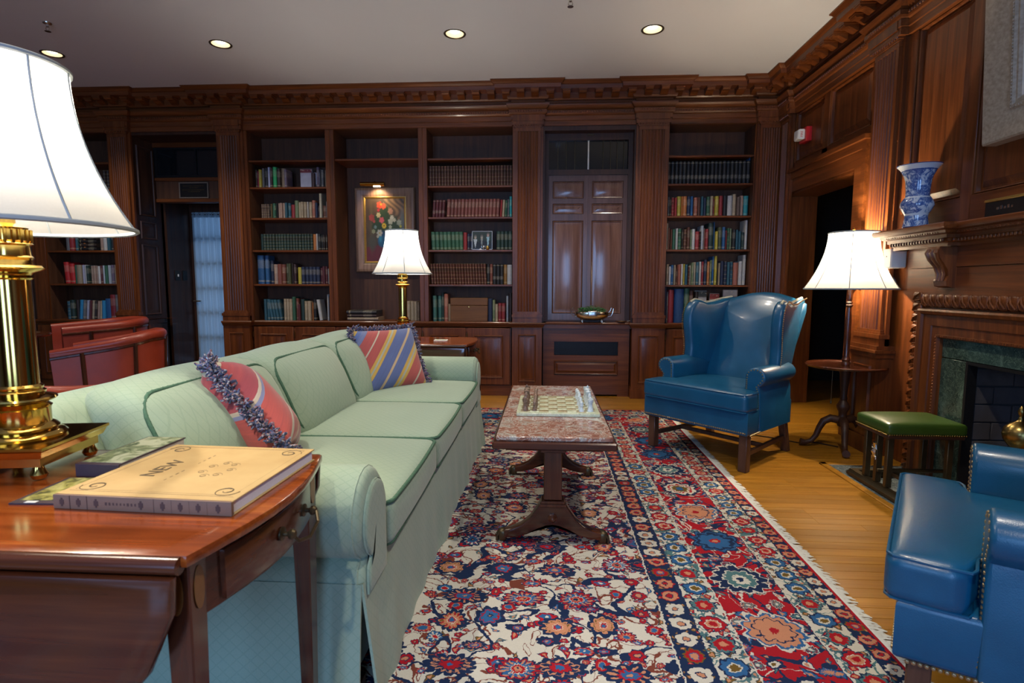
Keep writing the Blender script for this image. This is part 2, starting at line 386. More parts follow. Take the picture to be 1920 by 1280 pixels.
# books: cover colour comes from the object's own colour
def book(name, kind):
    b = NB(name, (.3, .3, .3), .55); oc = b.n('ShaderNodeObjectInfo').outputs['Color']; n = b.noise(None, 12, 3); g = b.sep(b.gen())
    c = b.mix(b.math('MULTIPLY', n, .5), oc, (0, 0, 0)); z = g[2]
    if kind == 'band':
        f = b.math('LESS_THAN', b.math('ABSOLUTE', b.math('SUBTRACT', b.math('FRACT', b.math('MULTIPLY', z, 5.5)), .5)), .055)
        c = b.mix(b.math('MULTIPLY', f, .65), c, (.42, .33, .16)); t = b.math('MULTIPLY', b.math('GREATER_THAN', z, .62), b.math('LESS_THAN', z, .78)); c = b.mix(b.math('MULTIPLY', t, .5), c, (.03, .015, .01))
    if kind == 'title':
        w = b.noise(b.mapping(b.co(), scale=(30, 1, 60)), 1, 2)
        t = b.math('MULTIPLY', b.math('GREATER_THAN', z, .55), b.math('LESS_THAN', z, .85)); f = b.math('MULTIPLY', t, b.math('GREATER_THAN', w, .56)); c = b.mix(b.math('MULTIPLY', f, .6), c, (.65, .58, .42))
        f2 = b.math('MULTIPLY', b.math('GREATER_THAN', z, .08), b.math('LESS_THAN', z, .13)); c = b.mix(b.math('MULTIPLY', f2, .35), c, (.6, .5, .3))
    if kind == 'crest':
        t = b.math('MULTIPLY', b.math('GREATER_THAN', z, .24), b.math('LESS_THAN', z, .40)); w = b.noise(b.mapping(b.co(), scale=(3, 1, 18)), 3, 2)
        c = b.mix(b.math('MULTIPLY', b.math('MULTIPLY', t, b.math('GREATER_THAN', w, .5)), .40), c, (.5, .44, .34)); f = b.math('LESS_THAN', b.math('ABSOLUTE', b.math('SUBTRACT', z, .93)), .012); c = b.mix(b.math('MULTIPLY', f, .5), c, (.5, .42, .28))
    b.set('Base Color', c); return b.m
for k in ('plain', 'band', 'title', 'crest'): M['book_' + k] = book('book_cloth_' + k, k)
def attr_mat(name, rough=.6, coat=0):
    b = NB(name, (.5, .5, .5), rough, coat=coat); a = b.n('ShaderNodeVertexColor'); a.layer_name = 'paint'; n = b.noise(None, 150, 2)
    b.set('Base Color', b.mix(b.math('MULTIPLY', n, .22), a.outputs[0], (.02, .02, .02))); return b.m
M['paint'] = attr_mat('painted_canvas', .45, .15); M['photo'] = attr_mat('photograph_print', .2, .3)
# ---------------------------------------------------------------- rug: knotted floral field and borders, all procedural
CRM, RED, NVY, BLU, OLV, PCH, TEA = (.68, .64, .53), (.42, .008, .018), (.008, .026, .080), (.026, .125, .30), (.17, .10, .018), (.60, .26, .14), (.08, .19, .20)
RX0, RX1, RY0, RY1 = -2.3, 1.14, -.35, 5.33
def rug_material():
    b = NB('knotted_rug', CRM, .95, spec=.1)
    x, y, z = b.sep(b.co())
    jit = b.noise(b.co(), 38, 2, .7, out=1); jit = b.vscale(b.vmath('SUBTRACT', jit, (.5, .5, .5)), .026)
    ex = b.math('MINIMUM', b.math('SUBTRACT', RX1, x), b.math('SUBTRACT', x, RX0)); ey = b.math('MINIMUM', b.math('SUBTRACT', RY1, y), b.math('SUBTRACT', y, RY0))
    d = b.math('MINIMUM', ex, ey); side = b.math('LESS_THAN', ex, ey)      # 1 on the borders that run along y
    t = b.math('ADD', b.math('MULTIPLY', side, y), b.math('MULTIPLY', b.math('SUBTRACT', 1, side), x))
    jx, jy, _ = b.sep(jit)
    dj = b.math('ADD', d, jx); tj = b.math('ADD', t, jy)
    P = b.vmath('ADD', b.co(), jit)
    warp = b.vscale(b.vmath('SUBTRACT', b.noise(b.co(), 3.5, 1, out=1), (.5, .5, .5)), .16)
    Pf = b.vmath('ADD', P, warp)
    NZ = b.noise(b.co(), 24, 2, .6)
    def vor(v, feature='F1', rnd=1.0, dim='2D'):
        nd = b.n('ShaderNodeTexVoronoi', feature=feature, voronoi_dimensions=dim); b.put(nd.inputs['Vector'], v); nd.inputs['Scale'].default_value = 1; nd.inputs['Randomness'].default_value = rnd; return nd
    def flowers(base, v, sc, size, var, pal, rnd=.75, petals=(5, 4), keep=1.0, squash=.18, off=(0, 0, 0)):
        # rosettes centred on scattered points; each picks a palette and a petal count
        q = b.mapping(v, scale=(sc, sc, 0), loc=off); nd = vor(q, rnd=rnd); df = b.vmath('SUBTRACT', q, nd.outputs['Position'])
        cr = b.sep(nd.outputs['Color']); dx, dy, _ = b.sep(df)
        dy = b.math('MULTIPLY', dy, b.math('ADD', 1 - squash / 2, b.math('MULTIPLY', cr[2], squash * 2)))
        r = b.math('SQRT', b.math('ADD', b.math('MULTIPLY', dx, dx), b.math('MULTIPLY', dy, dy))); a = b.math('ARCTAN2', dy, dx)
        k = b.math('ADD', petals[0], b.math('FLOOR', b.math('MULTIPLY', cr[0], petals[1])))
        lob = b.math('COSINE', b.math('ADD', b.math('MULTIPLY', a, k), b.math('MULTIPLY', cr[1], 6.28)))
        sz = b.math('MULTIPLY', size, b.math('ADD', 1 - var, b.math('MULTIPLY', cr[2], 2 * var)))
        rr = b.math('DIVIDE', r, b.math('MULTIPLY', sz, b.math('ADD', .86, b.math('MULTIPLY', b.math('ABSOLUTE', lob), .26))))
        rr = b.math('ADD', rr, b.math('MULTIPLY', b.math('SUBTRACT', NZ, .5), .55))
        col = None
        for i, stops in enumerate(pal):
            c = b.ramp(rr, stops, 'CONSTANT')
            col = c if col is None else b.mix(b.math('GREATER_THAN', cr[(i * 2) % 3], 1 - 1.0 / (i + 1.3)), col, c)
        dot = b.math('MULTIPLY', b.math('GREATER_THAN', b.math('COSINE', b.math('ADD', b.math('MULTIPLY', a, b.math('MULTIPLY', k, 2)), 1.3)), .35), b.math('LESS_THAN', b.math('ABSOLUTE', b.math('SUBTRACT', rr, .60)), .13))
        col = b.mix(b.math('MULTIPLY', dot, b.math('GREATER_THAN', cr[0], .3)), col, b.ramp(cr[1], [(0, PCH), (.45, RED), (.7, CRM)], 'CONSTANT'))
        m = b.math('LESS_THAN', rr, 1.0)
        if keep < 1: m = b.math('MULTIPLY', m, b.math('LESS_THAN', cr[1], keep))
        return b.mix(m, base, col)
    def line(base, v, scale, w, colr, dist=1.2, off=(0, 0, 0), mask=None):
        nz = b.noise(b.mapping(v, scale=(1, 1, 0), loc=off), scale, 1, .4, dist); f = b.math('LESS_THAN', b.math('ABSOLUTE', b.math('SUBTRACT', nz, .5)), w)
        if mask is not None: f = b.math('MULTIPLY', f, mask)
        return b.mix(f, base, colr)
    def leaves(base, v, sc, size, cols, keep, off=(0, 0, 0), asp=2.2):
        q = b.mapping(v, scale=(sc, sc, 0), loc=off); nd = vor(q, rnd=.95); df = b.vmath('SUBTRACT', q, nd.outputs['Position']); cr = b.sep(nd.outputs['Color'])
        rt = b.n('ShaderNodeVectorRotate', rotation_type='Z_AXIS'); b.put(rt.inputs['Vector'], df); b.put(rt.inputs['Angle'], b.math('MULTIPLY', cr[0], 6.28)); dx, dy, _ = b.sep(rt.outputs[0])
        dy = b.math('ADD', dy, b.math('MULTIPLY', b.math('MULTIPLY', dx, dx), 1.2))
        e = b.math('ADD', b.math('ABSOLUTE', b.math('MULTIPLY', dy, asp)), b.math('ABSOLUTE', dx)); sz = b.math('MULTIPLY', size, b.math('ADD', .6, b.math('MULTIPLY', cr[1], .8)))
        u = b.math('DIVIDE', e, sz); c = b.ramp(cr[2], [(i / len(cols), k) for i, k in enumerate(cols)], 'CONSTANT')
        c = b.mix(b.math('LESS_THAN', u, .42), b.mix(b.math('GREATER_THAN', u, .80), c, NVY), PCH)
        return b.mix(b.math('MULTIPLY', b.math('LESS_THAN', u, 1), b.math('LESS_THAN', cr[1], keep)), base, c)
    BIG = [[(0, BLU), (.14, RED), (.24, CRM), (.30, PCH), (.56, OLV), (.62, PCH), (.72, NVY)],
           [(0, PCH), (.14, BLU), (.36, RED), (.48, NVY)],
           [(0, PCH), (.12, NVY), (.22, BLU), (.52, RED), (.62, BLU), (.70, NVY)],
           [(0, NVY), (.12, PCH), (.2, RED), (.34, CRM), (.40, BLU), (.66, NVY), (.74, RED), (.86, NVY)],
           [(0, BLU), (.16, RED), (.40, NVY), (.62, PCH), (.66, NVY)],
           [(0, OLV), (.2, CRM), (.28, RED), (.55, BLU), (.75, RED), (.9, NVY)]]
    SM = [[(0, PCH), (.28, NVY), (.4, RED), (.82, NVY)], [(0, CRM), (.2, BLU), (.58, RED), (.86, NVY)], [(0, RED), (.35, CRM), (.45, BLU), (.84, NVY)], [(0, BLU), (.4, PCH), (.5, RED), (.86, NVY)]]
    # cream field
    f = line(CRM, Pf, 7, .010, (.20, .05, .03), 1.5); f = line(f, Pf, 5.2, .012, (.20, .05, .03), 1.2, (3, 7, 0))
    f = line(f, Pf, 3.0, .021, NVY, 1.8, (1.7, .4, 0)); f = leaves(f, P, 15, .42, [RED, OLV, TEA, BLU, RED], .62); f = leaves(f, P, 8.0, .34, [NVY, BLU, RED, OLV], .32, (4, 2, 0), 2.8)
    f = flowers(f, P, 17, .30, .3, SM, .9, (3, 3), .5, squash=.6, off=(9, 1, 0)); f = flowers(f, P, 10.0, .33, .30, SM + BIG[1:3], .9, (3, 4), .74, squash=.6, off=(3, 5, 0)); f = flowers(f, P, 5.0, .34, .30, BIG, .65, (4, 4), .85, squash=.55)
    # red main border
    r_ = line(RED, Pf, 6, .016, CRM, 1.6, (5, 1, 0)); r_ = line(r_, Pf, 3.8, .032, NVY, 2.2, (2, 8, 0)); r_ = leaves(r_, P, 14, .46, [CRM, TEA, BLU, CRM, NVY], .85, (1, 9, 0)); r_ = leaves(r_, P, 8, .42, [NVY, TEA, BLU], .5, (8, 3, 0), 2.4)
    r_ = flowers(r_, P, 11, .30, .3, [[(0, CRM), (.3, TEA), (.6, NVY), (.85, CRM)], [(0, PCH), (.4, BLU), (.8, NVY)], [(0, OLV), (.3, CRM), (.6, NVY)]], .9, (4, 4), .75, squash=.6, off=(7, 2, 0))
    bt = b.comb(b.math('MULTIPLY', tj, 1), b.math('SUBTRACT', dj, .338), 0)
    def row(base, centre, pitch, pal, size, petals=(4, 4), alt=None):
        # one motif per pitch along a border stripe
        u = b.math('DIVIDE', tj, pitch); fr = b.math('SUBTRACT', b.math('FRACT', u), .5); idn = b.math('FLOOR', u); w = b.math('DIVIDE', b.math('SUBTRACT', dj, centre), pitch)
        wn = b.n('ShaderNodeTexWhiteNoise', noise_dimensions='1D'); b.put(wn.inputs['W'], idn); cr = b.sep(wn.outputs['Color'])
        r = b.math('SQRT', b.math('ADD', b.math('MULTIPLY', fr, fr), b.math('MULTIPLY', w, w))); a = b.math('ARCTAN2', w, fr); k = b.math('ADD', petals[0], b.math('MULTIPLY', b.math('FLOOR', b.math('MULTIPLY', cr[0], petals[1])), 1))
        r = b.math('ADD', r, b.math('MULTIPLY', b.math('SUBTRACT', NZ, .5), .16))
        rr = b.math('DIVIDE', r, b.math('MULTIPLY', size, b.math('ADD', .84, b.math('MULTIPLY', b.math('ABSOLUTE', b.math('COSINE', b.math('MULTIPLY', a, k))), .2)))); col = None
        for i, stops in enumerate(pal):
            c = b.ramp(rr, stops, 'CONSTANT'); col = c if col is None else b.mix(b.math('GREATER_THAN', cr[(i + 1) % 3], 1 - 1.0 / (i + 1.2)), col, c)
        return b.mix(b.math('LESS_THAN', rr, 1), base, col)
    r_ = row(r_, .338, .34, [[(0, PCH), (.10, RED), (.2, BLU), (.62, NVY), (.8, BLU), (.9, NVY)], [(0, RED), (.15, PCH), (.55, NVY), (.62, PCH), (.8, BLU), (.9, CRM)], [(0, NVY), (.12, CRM), (.3, TEA), (.55, CRM), (.62, NVY), (.92, CRM)], [(0, BLU), (.2, OLV), (.4, CRM), (.5, RED), (.6, CRM), (.8, NVY)]], .33, (4, 3))
    # cream guard
    g = line(CRM, Pf, 11, .03, TEA, 1.5, (9, 4, 0)); g = leaves(g, P, 24, .5, [RED, OLV, TEA, RED], .9, (6, 6, 0), 1.5)
    GU = [[(0, RED), (.3, PCH), (.5, CRM), (.58, RED), (.9, NVY)], [(0, OLV), (.35, CRM), (.5, BLU), (.85, NVY)], [(0, PCH), (.3, RED), (.7, TEA), (.88, NVY)]]
    g1 = row(g, .137, .105, GU, .42, (3, 3)); g2 = row(g, .540, .115, GU, .42, (3, 3))
    # navy guard
    NV = [[(0, RED), (.3, NVY), (.42, PCH), (.88, RED)], [(0, PCH), (.3, NVY), (.4, CRM)], [(0, PCH), (.35, BLU), (.45, RED), (.85, OLV)]]
    nv = leaves(NVY, P, 30, .42, [OLV, OLV, RED], .8, (2, 3, 0), 1.4); n1 = row(nv, .043, .075, NV, .38, (3, 3)); n2 = row(nv, .652, .088, NV, .42, (3, 3))
    c = f
    for lo, colr in ((.712, CRM), (.706, NVY), (.700, n2), (.604, NVY), (.600, g2), (.478, CRM), (.474, r_), (.208, NVY), (.204, CRM), (.200, g1), (.078, NVY), (.074, n1), (.014, RED)):
        c = b.mix(b.math('LESS_THAN', dj, lo + (.0 if colr is not RED else 0)), c, colr)
    nz = b.noise(b.co(), 240, 2); nl = b.noise(b.co(), 2.2, 2)
    c = b.mix(b.math('MULTIPLY', nz, .20), c, (.02, .015, .02)); c = b.mix(b.math('MULTIPLY', nl, .04), c, (.3, .2, .15))
    b.set('Base Color', c); b.bump(nz, .35, .004); return b.m
M['rug'] = rug_material()
M['fringe'] = plain('rug_fringe_cotton', (.62, .62, .56), .95, var=.1)
# striped pillow cloth (stripes run across the pillow's own x axis)
STR = [(0, (.18, .24, .42)), (.05, (.50, .10, .08)), (.16, (.62, .56, .40)), (.175, (.50, .10, .08)), (.27, (.66, .42, .08)), (.30, (.45, .50, .40)), (.32, (.66, .42, .08)), (.35, (.10, .17, .38)), (.47, (.62, .46, .25)), (.50, (.10, .17, .38)), (.60, (.68, .44, .08)), (.63, (.45, .50, .42)), (.65, (.68, .44, .08)), (.68, (.50, .10, .08)), (.80, (.62, .56, .40)), (.82, (.50, .10, .08)), (.92, (.68, .44, .08)), (.95, (.12, .2, .42))]
def pillow_mat(name, ang, freq, off, STR=STR):
    b = NB(name, (.5, .1, .1), .85, sheen=.3, spec=.2); v = b.mapping(b.co(), rot=(0, 0, ang)); x, y, z = b.sep(v)
    u = b.math('FRACT', b.math('ADD', b.math('MULTIPLY', x, freq), off)); c = b.ramp(u, STR, 'CONSTANT')
    n = b.noise(b.mapping(v, scale=(260, 6, 6)), 1, 3); c = b.mix(b.math('MULTIPLY', n, .55), c, (.10, .04, .06)); b.set('Base Color', c); b.bump(n, .2, .003); return b.m
M['stripe_a'] = pillow_mat('striped_cloth', radians(38), 1.85, .45); M['stripe_b'] = pillow_mat('striped_cloth_red', radians(35), 3.2, .30, [(0, (.50, .09, .07)), (.16, (.62, .56, .42)), (.20, (.50, .09, .07)), (.40, (.64, .38, .10)), (.45, (.60, .54, .40)), (.49, (.46, .08, .08)), (.66, (.40, .07, .08)), (.80, (.62, .54, .40)), (.83, (.22, .26, .42)), (.86, (.50, .09, .07))])
b = NB('mixed_yarn', (.2, .2, .3), .9, sheen=.3); v = b.n('ShaderNodeTexVoronoi'); b.put(v.inputs['Vector'], b.co()); v.inputs['Scale'].default_value = 160
cr = b.sep(v.outputs['Color'])[0]; b.set('Base Color', b.ramp(cr, [(0, (.03, .035, .08)), (.3, (.08, .10, .22)), (.5, (.16, .05, .08)), (.66, (.28, .16, .14)), (.78, (.05, .06, .12)), (.9, (.32, .32, .36))], 'CONSTANT')); M['yarn'] = b.m
# blue and white porcelain
b = NB('blue_white_porcelain', (.7, .75, .8), .1, coat=.4); n = b.noise(b.co(), 26, 5, .65, 1.0); n2 = b.noise(b.co(), 9, 2); z = b.sep(b.co())[2]
k = b.math('ADD', n, b.math('MULTIPLY', b.math('SUBTRACT', n2, .5), .5)); c = b.ramp(k, [(.40, (.62, .68, .74)), (.47, (.16, .26, .48)), (.54, (.02, .06, .26)), (.62, (.30, .40, .58)), (.70, (.62, .68, .74))])
def near(h, w): return b.math('LESS_THAN', b.math('ABSOLUTE', b.math('SUBTRACT', z, h)), w)
for h, w, colr in ((0.366, .014, (.62, .68, .74)), (0.381, .003, (.03, .07, .25)), (0.347, .002, (.03, .07, .25)), (0.186, .005, (.64, .7, .75)), (0.083, .006, (.64, .7, .75)), (.004, .006, (.03, .06, .2))): c = b.mix(near(h, w), c, colr)
b.set('Base Color', c); M['porcelain'] = b.m
# soot-stained fire brick
b = NB('sooty_firebrick', (.07, .06, .06), .85); n = b.noise(None, 5, 4); b.set('Base Color', b.mix(b.rand(), b.ramp(n, [(.3, (.02, .02, .022)), (.6, (.07, .062, .06)), (.8, (.12, .10, .09))]), (.05, .045, .05))); b.bump(b.noise(None, 60, 3), .3, .004); M['brick'] = b.m
M['mortar'] = plain('sooty_mortar', (.03, .03, .032), .9)
# weathered grey-brown picture frame, linen slip
b = NB('limed_wood_frame', (.3, .25, .2), .5); n = b.noise(b.mapping(b.co(), scale=(4, 60, 60)), 1, 4); b.set('Base Color', b.ramp(n, [(.3, (.29, .235, .165)), (.7, (.45, .38, .29))])); b.bump(n, .2, .003); M['limed'] = b.m
b = NB('pale_walnut_frame', (.25, .14, .08), .4); n = b.noise(b.mapping(b.co(), scale=(50, 3, 3)), 1, 4); b.set('Base Color', b.ramp(n, [(.3, (.16, .085, .045)), (.7, (.30, .18, .11))])); M['walframe'] = b.m
# magazine / photo-book covers
def cover(name, a, c_, d, sc):
    b = NB(name, a, .3, coat=.3); n = b.noise(None, sc, 5, .6, 1); b.set('Base Color', b.ramp(n, [(.36, d), (.48, a), (.60, c_)])); return b.m
M['coverA'] = cover('floral_magazine_cover', (.35, .32, .08), (.52, .48, .18), (.05, .06, .03), 34); M['coverB'] = cover('garden_photo_cover', (.20, .24, .12), (.48, .50, .34), (.05, .08, .04), 22)
b = NB('tan_book_cloth', (.5, .35, .15), .6); n = b.noise(None, 9, 3); b.set('Base Color', b.ramp(n, [(.3, (.42, .27, .10)), (.7, (.50, .34, .14))])); M['tan'] = b.m
M['tanspine'] = plain('tan_book_spine', (.19, .11, .075), .6, var=.1)
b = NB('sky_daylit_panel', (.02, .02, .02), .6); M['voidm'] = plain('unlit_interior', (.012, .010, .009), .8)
M['dkcov'] = plain('dark_book_cover', (.045, .025, .035), .5); M['sheerprint'] = plain('pale_print', (.35, .40, .30), .6); M['inksp'] = plain('spine_ink', (.07, .035, .03), .6)
M['reflector'] = plain('downlight_reflector', (.80, .68, .46), .4, var=.03); M['inset'] = plain('tooled_dark_leather', (.10, .055, .03), .3, var=.3, sc=8); M['canvasdk'] = plain('dark_painted_canvas', (.06, .022, .018), .4, var=.5, sc=6)
M['boxwood'] = wood('plain_box_wood', 'x', (.10, .040, .012), (.16, .066, .020), (.21, .092, .03), .55, 0)
M['plaqframe'] = plain('worn_metal_frame', (.22, .18, .14), .5, .3)
M['nail'] = plain('brass_nailheads', (.46, .36, .20), .3, .9)
# ================================================================ ROOM SHELL
YB, XR, ZC = 6.0, 2.40, 3.25           # bookcase face plane, right wall plane, ceiling
XL, YR = -7.2, -3.2
def struct(name, g, mats, parent=None, label=None, **k): return obj(name, g, mats, parent, label=label, kind=None if parent else 'structure', **k)
# floor: sub-floor slab with oak strips laid on it where it shows
floor = struct('floor', G().box(XL, YR, -.12, 4.0, 7.6, -.003), M['oak'], label='honey oak strip floor of the library')
PW = .068; pm = {}
def plank(x0, x1, y):
    L = round(x1 - x0, 1); L = max(.3, L)
    if L not in pm: pm[L] = mesh('plank', G().cbox(-L / 2, -PW / 2 + .0006, -.012, L / 2, PW / 2 - .0006, 0, .0008), M['oak'], ang=12)
    o = bpy.data.objects.new('plank', pm[L]); COL.objects.link(o); o.parent = floor; o.location = ((x0 + x1) / 2, y, -.0002 * R.random())
y = 1.0
while y < 6.05:
    y += PW
    xs0, xs1 = (.9, 2.7) if y < 5.2 else (-1.9, 2.7)
    if y > 5.2: cuts = [xs0, round(xs0 + R.uniform(.9, 1.5), 1), round(R.uniform(.4, 1.2), 1), xs1]
    else: cuts = [xs0, round(R.uniform(1.35, 2.1), 1), xs1]
    for a, c in zip(cuts, cuts[1:]):
        if c - a > .15: plank(a, c, y)
# ceiling with round openings for the downlights
DL = [(-2.79, 4.81), (-.76, 4.73), (.84, 4.74), (-4.41, 4.92), (-1.7, 1.7), (.9, 1.7), (-.4, -1.0)]  # entries nearer the viewer are unseen fittings, added to brighten the rug
def holed(x0, x1, y0, y1, z, holes, hs):
    g = G(); ys = sorted({y0, y1, *[h[1] - hs for h in holes], *[h[1] + hs for h in holes]}); xs = sorted({x0, x1, *[h[0] - hs for h in holes], *[h[0] + hs for h in holes]})
    for a, b_ in zip(xs, xs[1:]):
        for c, d in zip(ys, ys[1:]):
            cx, cy = (a + b_) / 2, (c + d) / 2
            h = next((h for h in holes if abs(h[0] - cx) < hs - 1e-4 and abs(h[1] - cy) < hs - 1e-4), None)
            if h is None: g.add([(a, c, z), (b_, c, z), (b_, d, z), (a, d, z)], [(0, 1, 2, 3)])
    for hx, hy in holes:                                     # square-to-round collar
        n = 24; vs = []
        for k in range(n):
            q = 2 * pi * k / n; m = max(abs(cos(q)), abs(sin(q))); vs.append((hx + hs * cos(q) / m, hy + hs * sin(q) / m, z)); vs.append((hx + .072 * cos(q), hy + .072 * sin(q), z))
        g.add(vs, [(2 * k, 2 * ((k + 1) % n), 2 * ((k + 1) % n) + 1, 2 * k + 1) for k in range(n)])
    return g
g = holed(XL, 4.0, YR, 7.6, ZC, DL, .1); g.box(XL, YR, ZC + .3, 4.0, 7.6, ZC + .36)
struct('ceiling', g, M['ceil'], label='plain pale plaster ceiling', recalc=False, ang=0)
for k, (hx, hy) in enumerate(DL):
    lb = ['recessed ceiling downlight above the bookcase left of the flower painting', 'recessed ceiling downlight above the brass lamp and flower painting', 'recessed ceiling downlight near the panelled cupboard door', 'recessed ceiling downlight partly hidden behind the big foreground lampshade', 'added unseen recessed ceiling downlight above the sofa', 'added unseen recessed ceiling downlight above the near blue chair', 'added unseen recessed ceiling downlight behind the viewer'][k]
    t = Thing('ceiling_downlight', lb, 'downlight', (hx, hy, ZC), group='recessed ceiling downlights')
    t.part('trim_ring', G().lathe([(.072, .002), (.084, -.006), (.090, -.004), (.092, .0005)], 28, cap=False), M['bronze'])
    t.part('reflector', G().lathe([(.072, 0), (.068, .05), (.055, .11), (.05, .12)], 28, cap=False), M['reflector'])
    t.part('bulb', G().lathe([(0, .008), (.025, .010), (.038, .018), (.044, .034), (.044, .13)], 20), M['downbulb'])
    spot('downlight', (hx, hy, ZC - .012), 110 if hy < 3 else 62, 124, r=.04)  # stronger beam for the added unseen fittings over the near rug
# walls
BW = 6.42
g = G().box(XL, BW, 0, -4.55, BW + .1, ZC).box(-3.555, BW, 0, 2.9, BW + .1, ZC).box(-4.60, 6.35, 2.16, -3.50, 6.45, 2.43).box(-4.60, 6.40, 2.43, -3.50, 6.46, ZC)
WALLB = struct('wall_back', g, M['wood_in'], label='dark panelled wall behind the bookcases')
g = G().box(XR + .04, 5.87, 0, 2.72, 6.0, ZC).box(XR + .04, 4.62, 2.12, 2.72, 5.87, ZC).box(XR + .04, 3.30, 0, 2.72, 4.62, ZC).box(XR + .04, 2.05, .80, 2.9, 3.30, ZC).box(XR + .04, YR, 0, 2.9, 2.05, ZC)
WALLR = struct('wall_right', g, M['wood_z'], label='mahogany panelled wall with the fireplace')
struct('wall_left', G().box(XL - .1, YR, 0, XL, 7.6, ZC), M['wallplain'])
g = G(); xs = [XL, WINS[1][0], WINS[1][1], WINS[0][0], WINS[0][1], 4.0]
for a, c in ((xs[0], xs[1]), (xs[2], xs[3]), (xs[4], xs[5])): g.box(a, YR - .15, 0, c, YR, ZC)
for x0, x1 in WINS: g.box(x0, YR - .15, 0, x1, YR, .45).box(x0, YR - .15, 2.65, x1, YR, ZC)
struct('wall_rear', g, M['wood_z'], label='panelled wall behind the viewer with two tall windows')
for k, (x0, x1) in enumerate(WINS):
    g = G(); w = .05
    g.box(x0, YR - .12, .45, x0 + w, YR - .04, 2.65).box(x1 - w, YR - .12, .45, x1, YR - .04, 2.65).box(x0, YR - .12, .45, x1, YR - .04, .5).box(x0, YR - .12, 2.6, x1, YR - .04, 2.65)
    for i in (1, 2): q = lerp(x0, x1, i / 3); g.box(q - .012, YR - .10, .5, q + .012, YR - .06, 2.6)
    for i in range(1, 5): q = lerp(.45, 2.65, i / 5); g.box(x0, YR - .10, q - .012, x1, YR - .06, q + .012)
    struct('window_%d' % (k + 1), g, M['white'], label='tall white sash window behind the viewer')
# dark room beyond the right-hand doorway
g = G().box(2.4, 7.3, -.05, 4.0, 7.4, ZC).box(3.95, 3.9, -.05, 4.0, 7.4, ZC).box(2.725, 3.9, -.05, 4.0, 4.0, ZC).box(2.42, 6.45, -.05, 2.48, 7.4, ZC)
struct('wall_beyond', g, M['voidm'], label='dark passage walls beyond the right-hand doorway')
# vestibule behind the left-hand doorway
g = G().box(-4.62, 6.46, 0, -4.52, 7.0, ZC).box(-3.5, 6.46, 0, -3.4, 7.0, ZC).box(-4.52, 6.92, 2.22, -3.5, 7.0, ZC)
WV = struct('wall_vestibule', g, M['dark_z'], label='dark panelled passage wall with light switches by the glazed door')
g = G().box(-4.60, YB - .0, 0, -4.55, 6.46, 2.86).box(-3.555, YB, 0, -3.50, 6.46, 2.86).box(-4.55, 6.0, 2.83, -3.555, 6.4, 2.90)
JB = struct('trim_1', g, M['dark_z'], label='deep panelled jambs of the doorway left of the bookcases')
def framed_panel(parent, name, to3, u0, u1, v0, v1, mat, dep=.018, fw=.035, raised=True):
    # a bead frame with a bevelled panel; to3(u, v, out) gives world positions
    g = G(); rings = [(0, 0), (.006, dep * .9), (fw * .45, dep * .7), (fw * .6, -.002)]
    if raised: rings += [(fw, -.002), (fw * 2.1, dep * .55)]
    vs = []
    for i, o in rings:
        for a, b_ in ((u0 + i, v0 + i), (u1 - i, v0 + i), (u1 - i, v1 - i), (u0 + i, v1 - i)): vs.append(to3(a, b_, o))
    fs = []
    for r in range(len(rings) - 1):
        for k in range(4): fs.append((r * 4 + k, r * 4 + (k + 1) % 4, (r + 1) * 4 + (k + 1) % 4, (r + 1) * 4 + k))
    fs.append([4 * (len(rings) - 1) + k for k in range(4)])
    g.add(vs, fs); o = obj(name, g, mat, parent, recalc=False, ang=20)
    return o
def bk(yp): return lambda u, v, o: (u, yp - o, v)           # panels on a plane facing the viewer
def rt(xp): return lambda u, v, o: (xp - o, u, v)           # panels on the right wall
def jl(xp): return lambda u, v, o: (xp + o, u, v)
for v0, v1 in ((.12, .72), (.86, 1.66), (1.72, 1.92), (1.98, 2.75)): framed_panel(JB, 'panel', jl(-4.55), 6.06, 6.32, v0, v1, M['dark_z'])
# ---------------------------------------------------------------- entablature with modillions
ENT = [(-.02, 2.86), (.022, 2.86), (.022, 2.905), (.030, 2.91), (.030, 2.955), (.042, 2.962), (.050, 2.975), (.050, 3.005), (.040, 3.012), (.052, 3.020), (.072, 3.045), (.076, 3.058), (.036, 3.064), (.030, 3.085), (.030, 3.100), (.058, 3.106), (.066, 3.12), (.066, 3.176), (.186, 3.176), (.190, 3.212), (.200, 3.216), (.214, 3.232), (.226, 3.24), (.226, ZC), (-.02, ZC)]
PIL = [(-4.79, -4.55), (-3.555, -3.285), (-.343, -.052), (.935, 1.245), (2.150, 2.395)]
path = [(-6.9, YB)]; BR = .05
for a, c in PIL[:-1]: path += [(a, YB), (a, YB - BR), (c, YB - BR), (c, YB)]
path += [(2.15, YB), (2.15, YB - BR), (XR - BR, YB - BR)]; ic = len(path) - 1
path += [(XR - BR, YB - .30), (XR, YB - .30), (XR, 4.335), (XR - BR, 4.335), (XR - BR, 4.02), (XR, 4.02), (XR, YR + .05)]
E1 = struct('trim_2', G().sweep(path, ENT, 0, ic), M['wood_x'], label='carved bracketed cornice running above the bookcases', ang=25)
E2 = struct('trim_3', G().sweep(path, ENT, ic), M['wood_y'], label='carved bracketed cornice along the fireplace wall', ang=25)
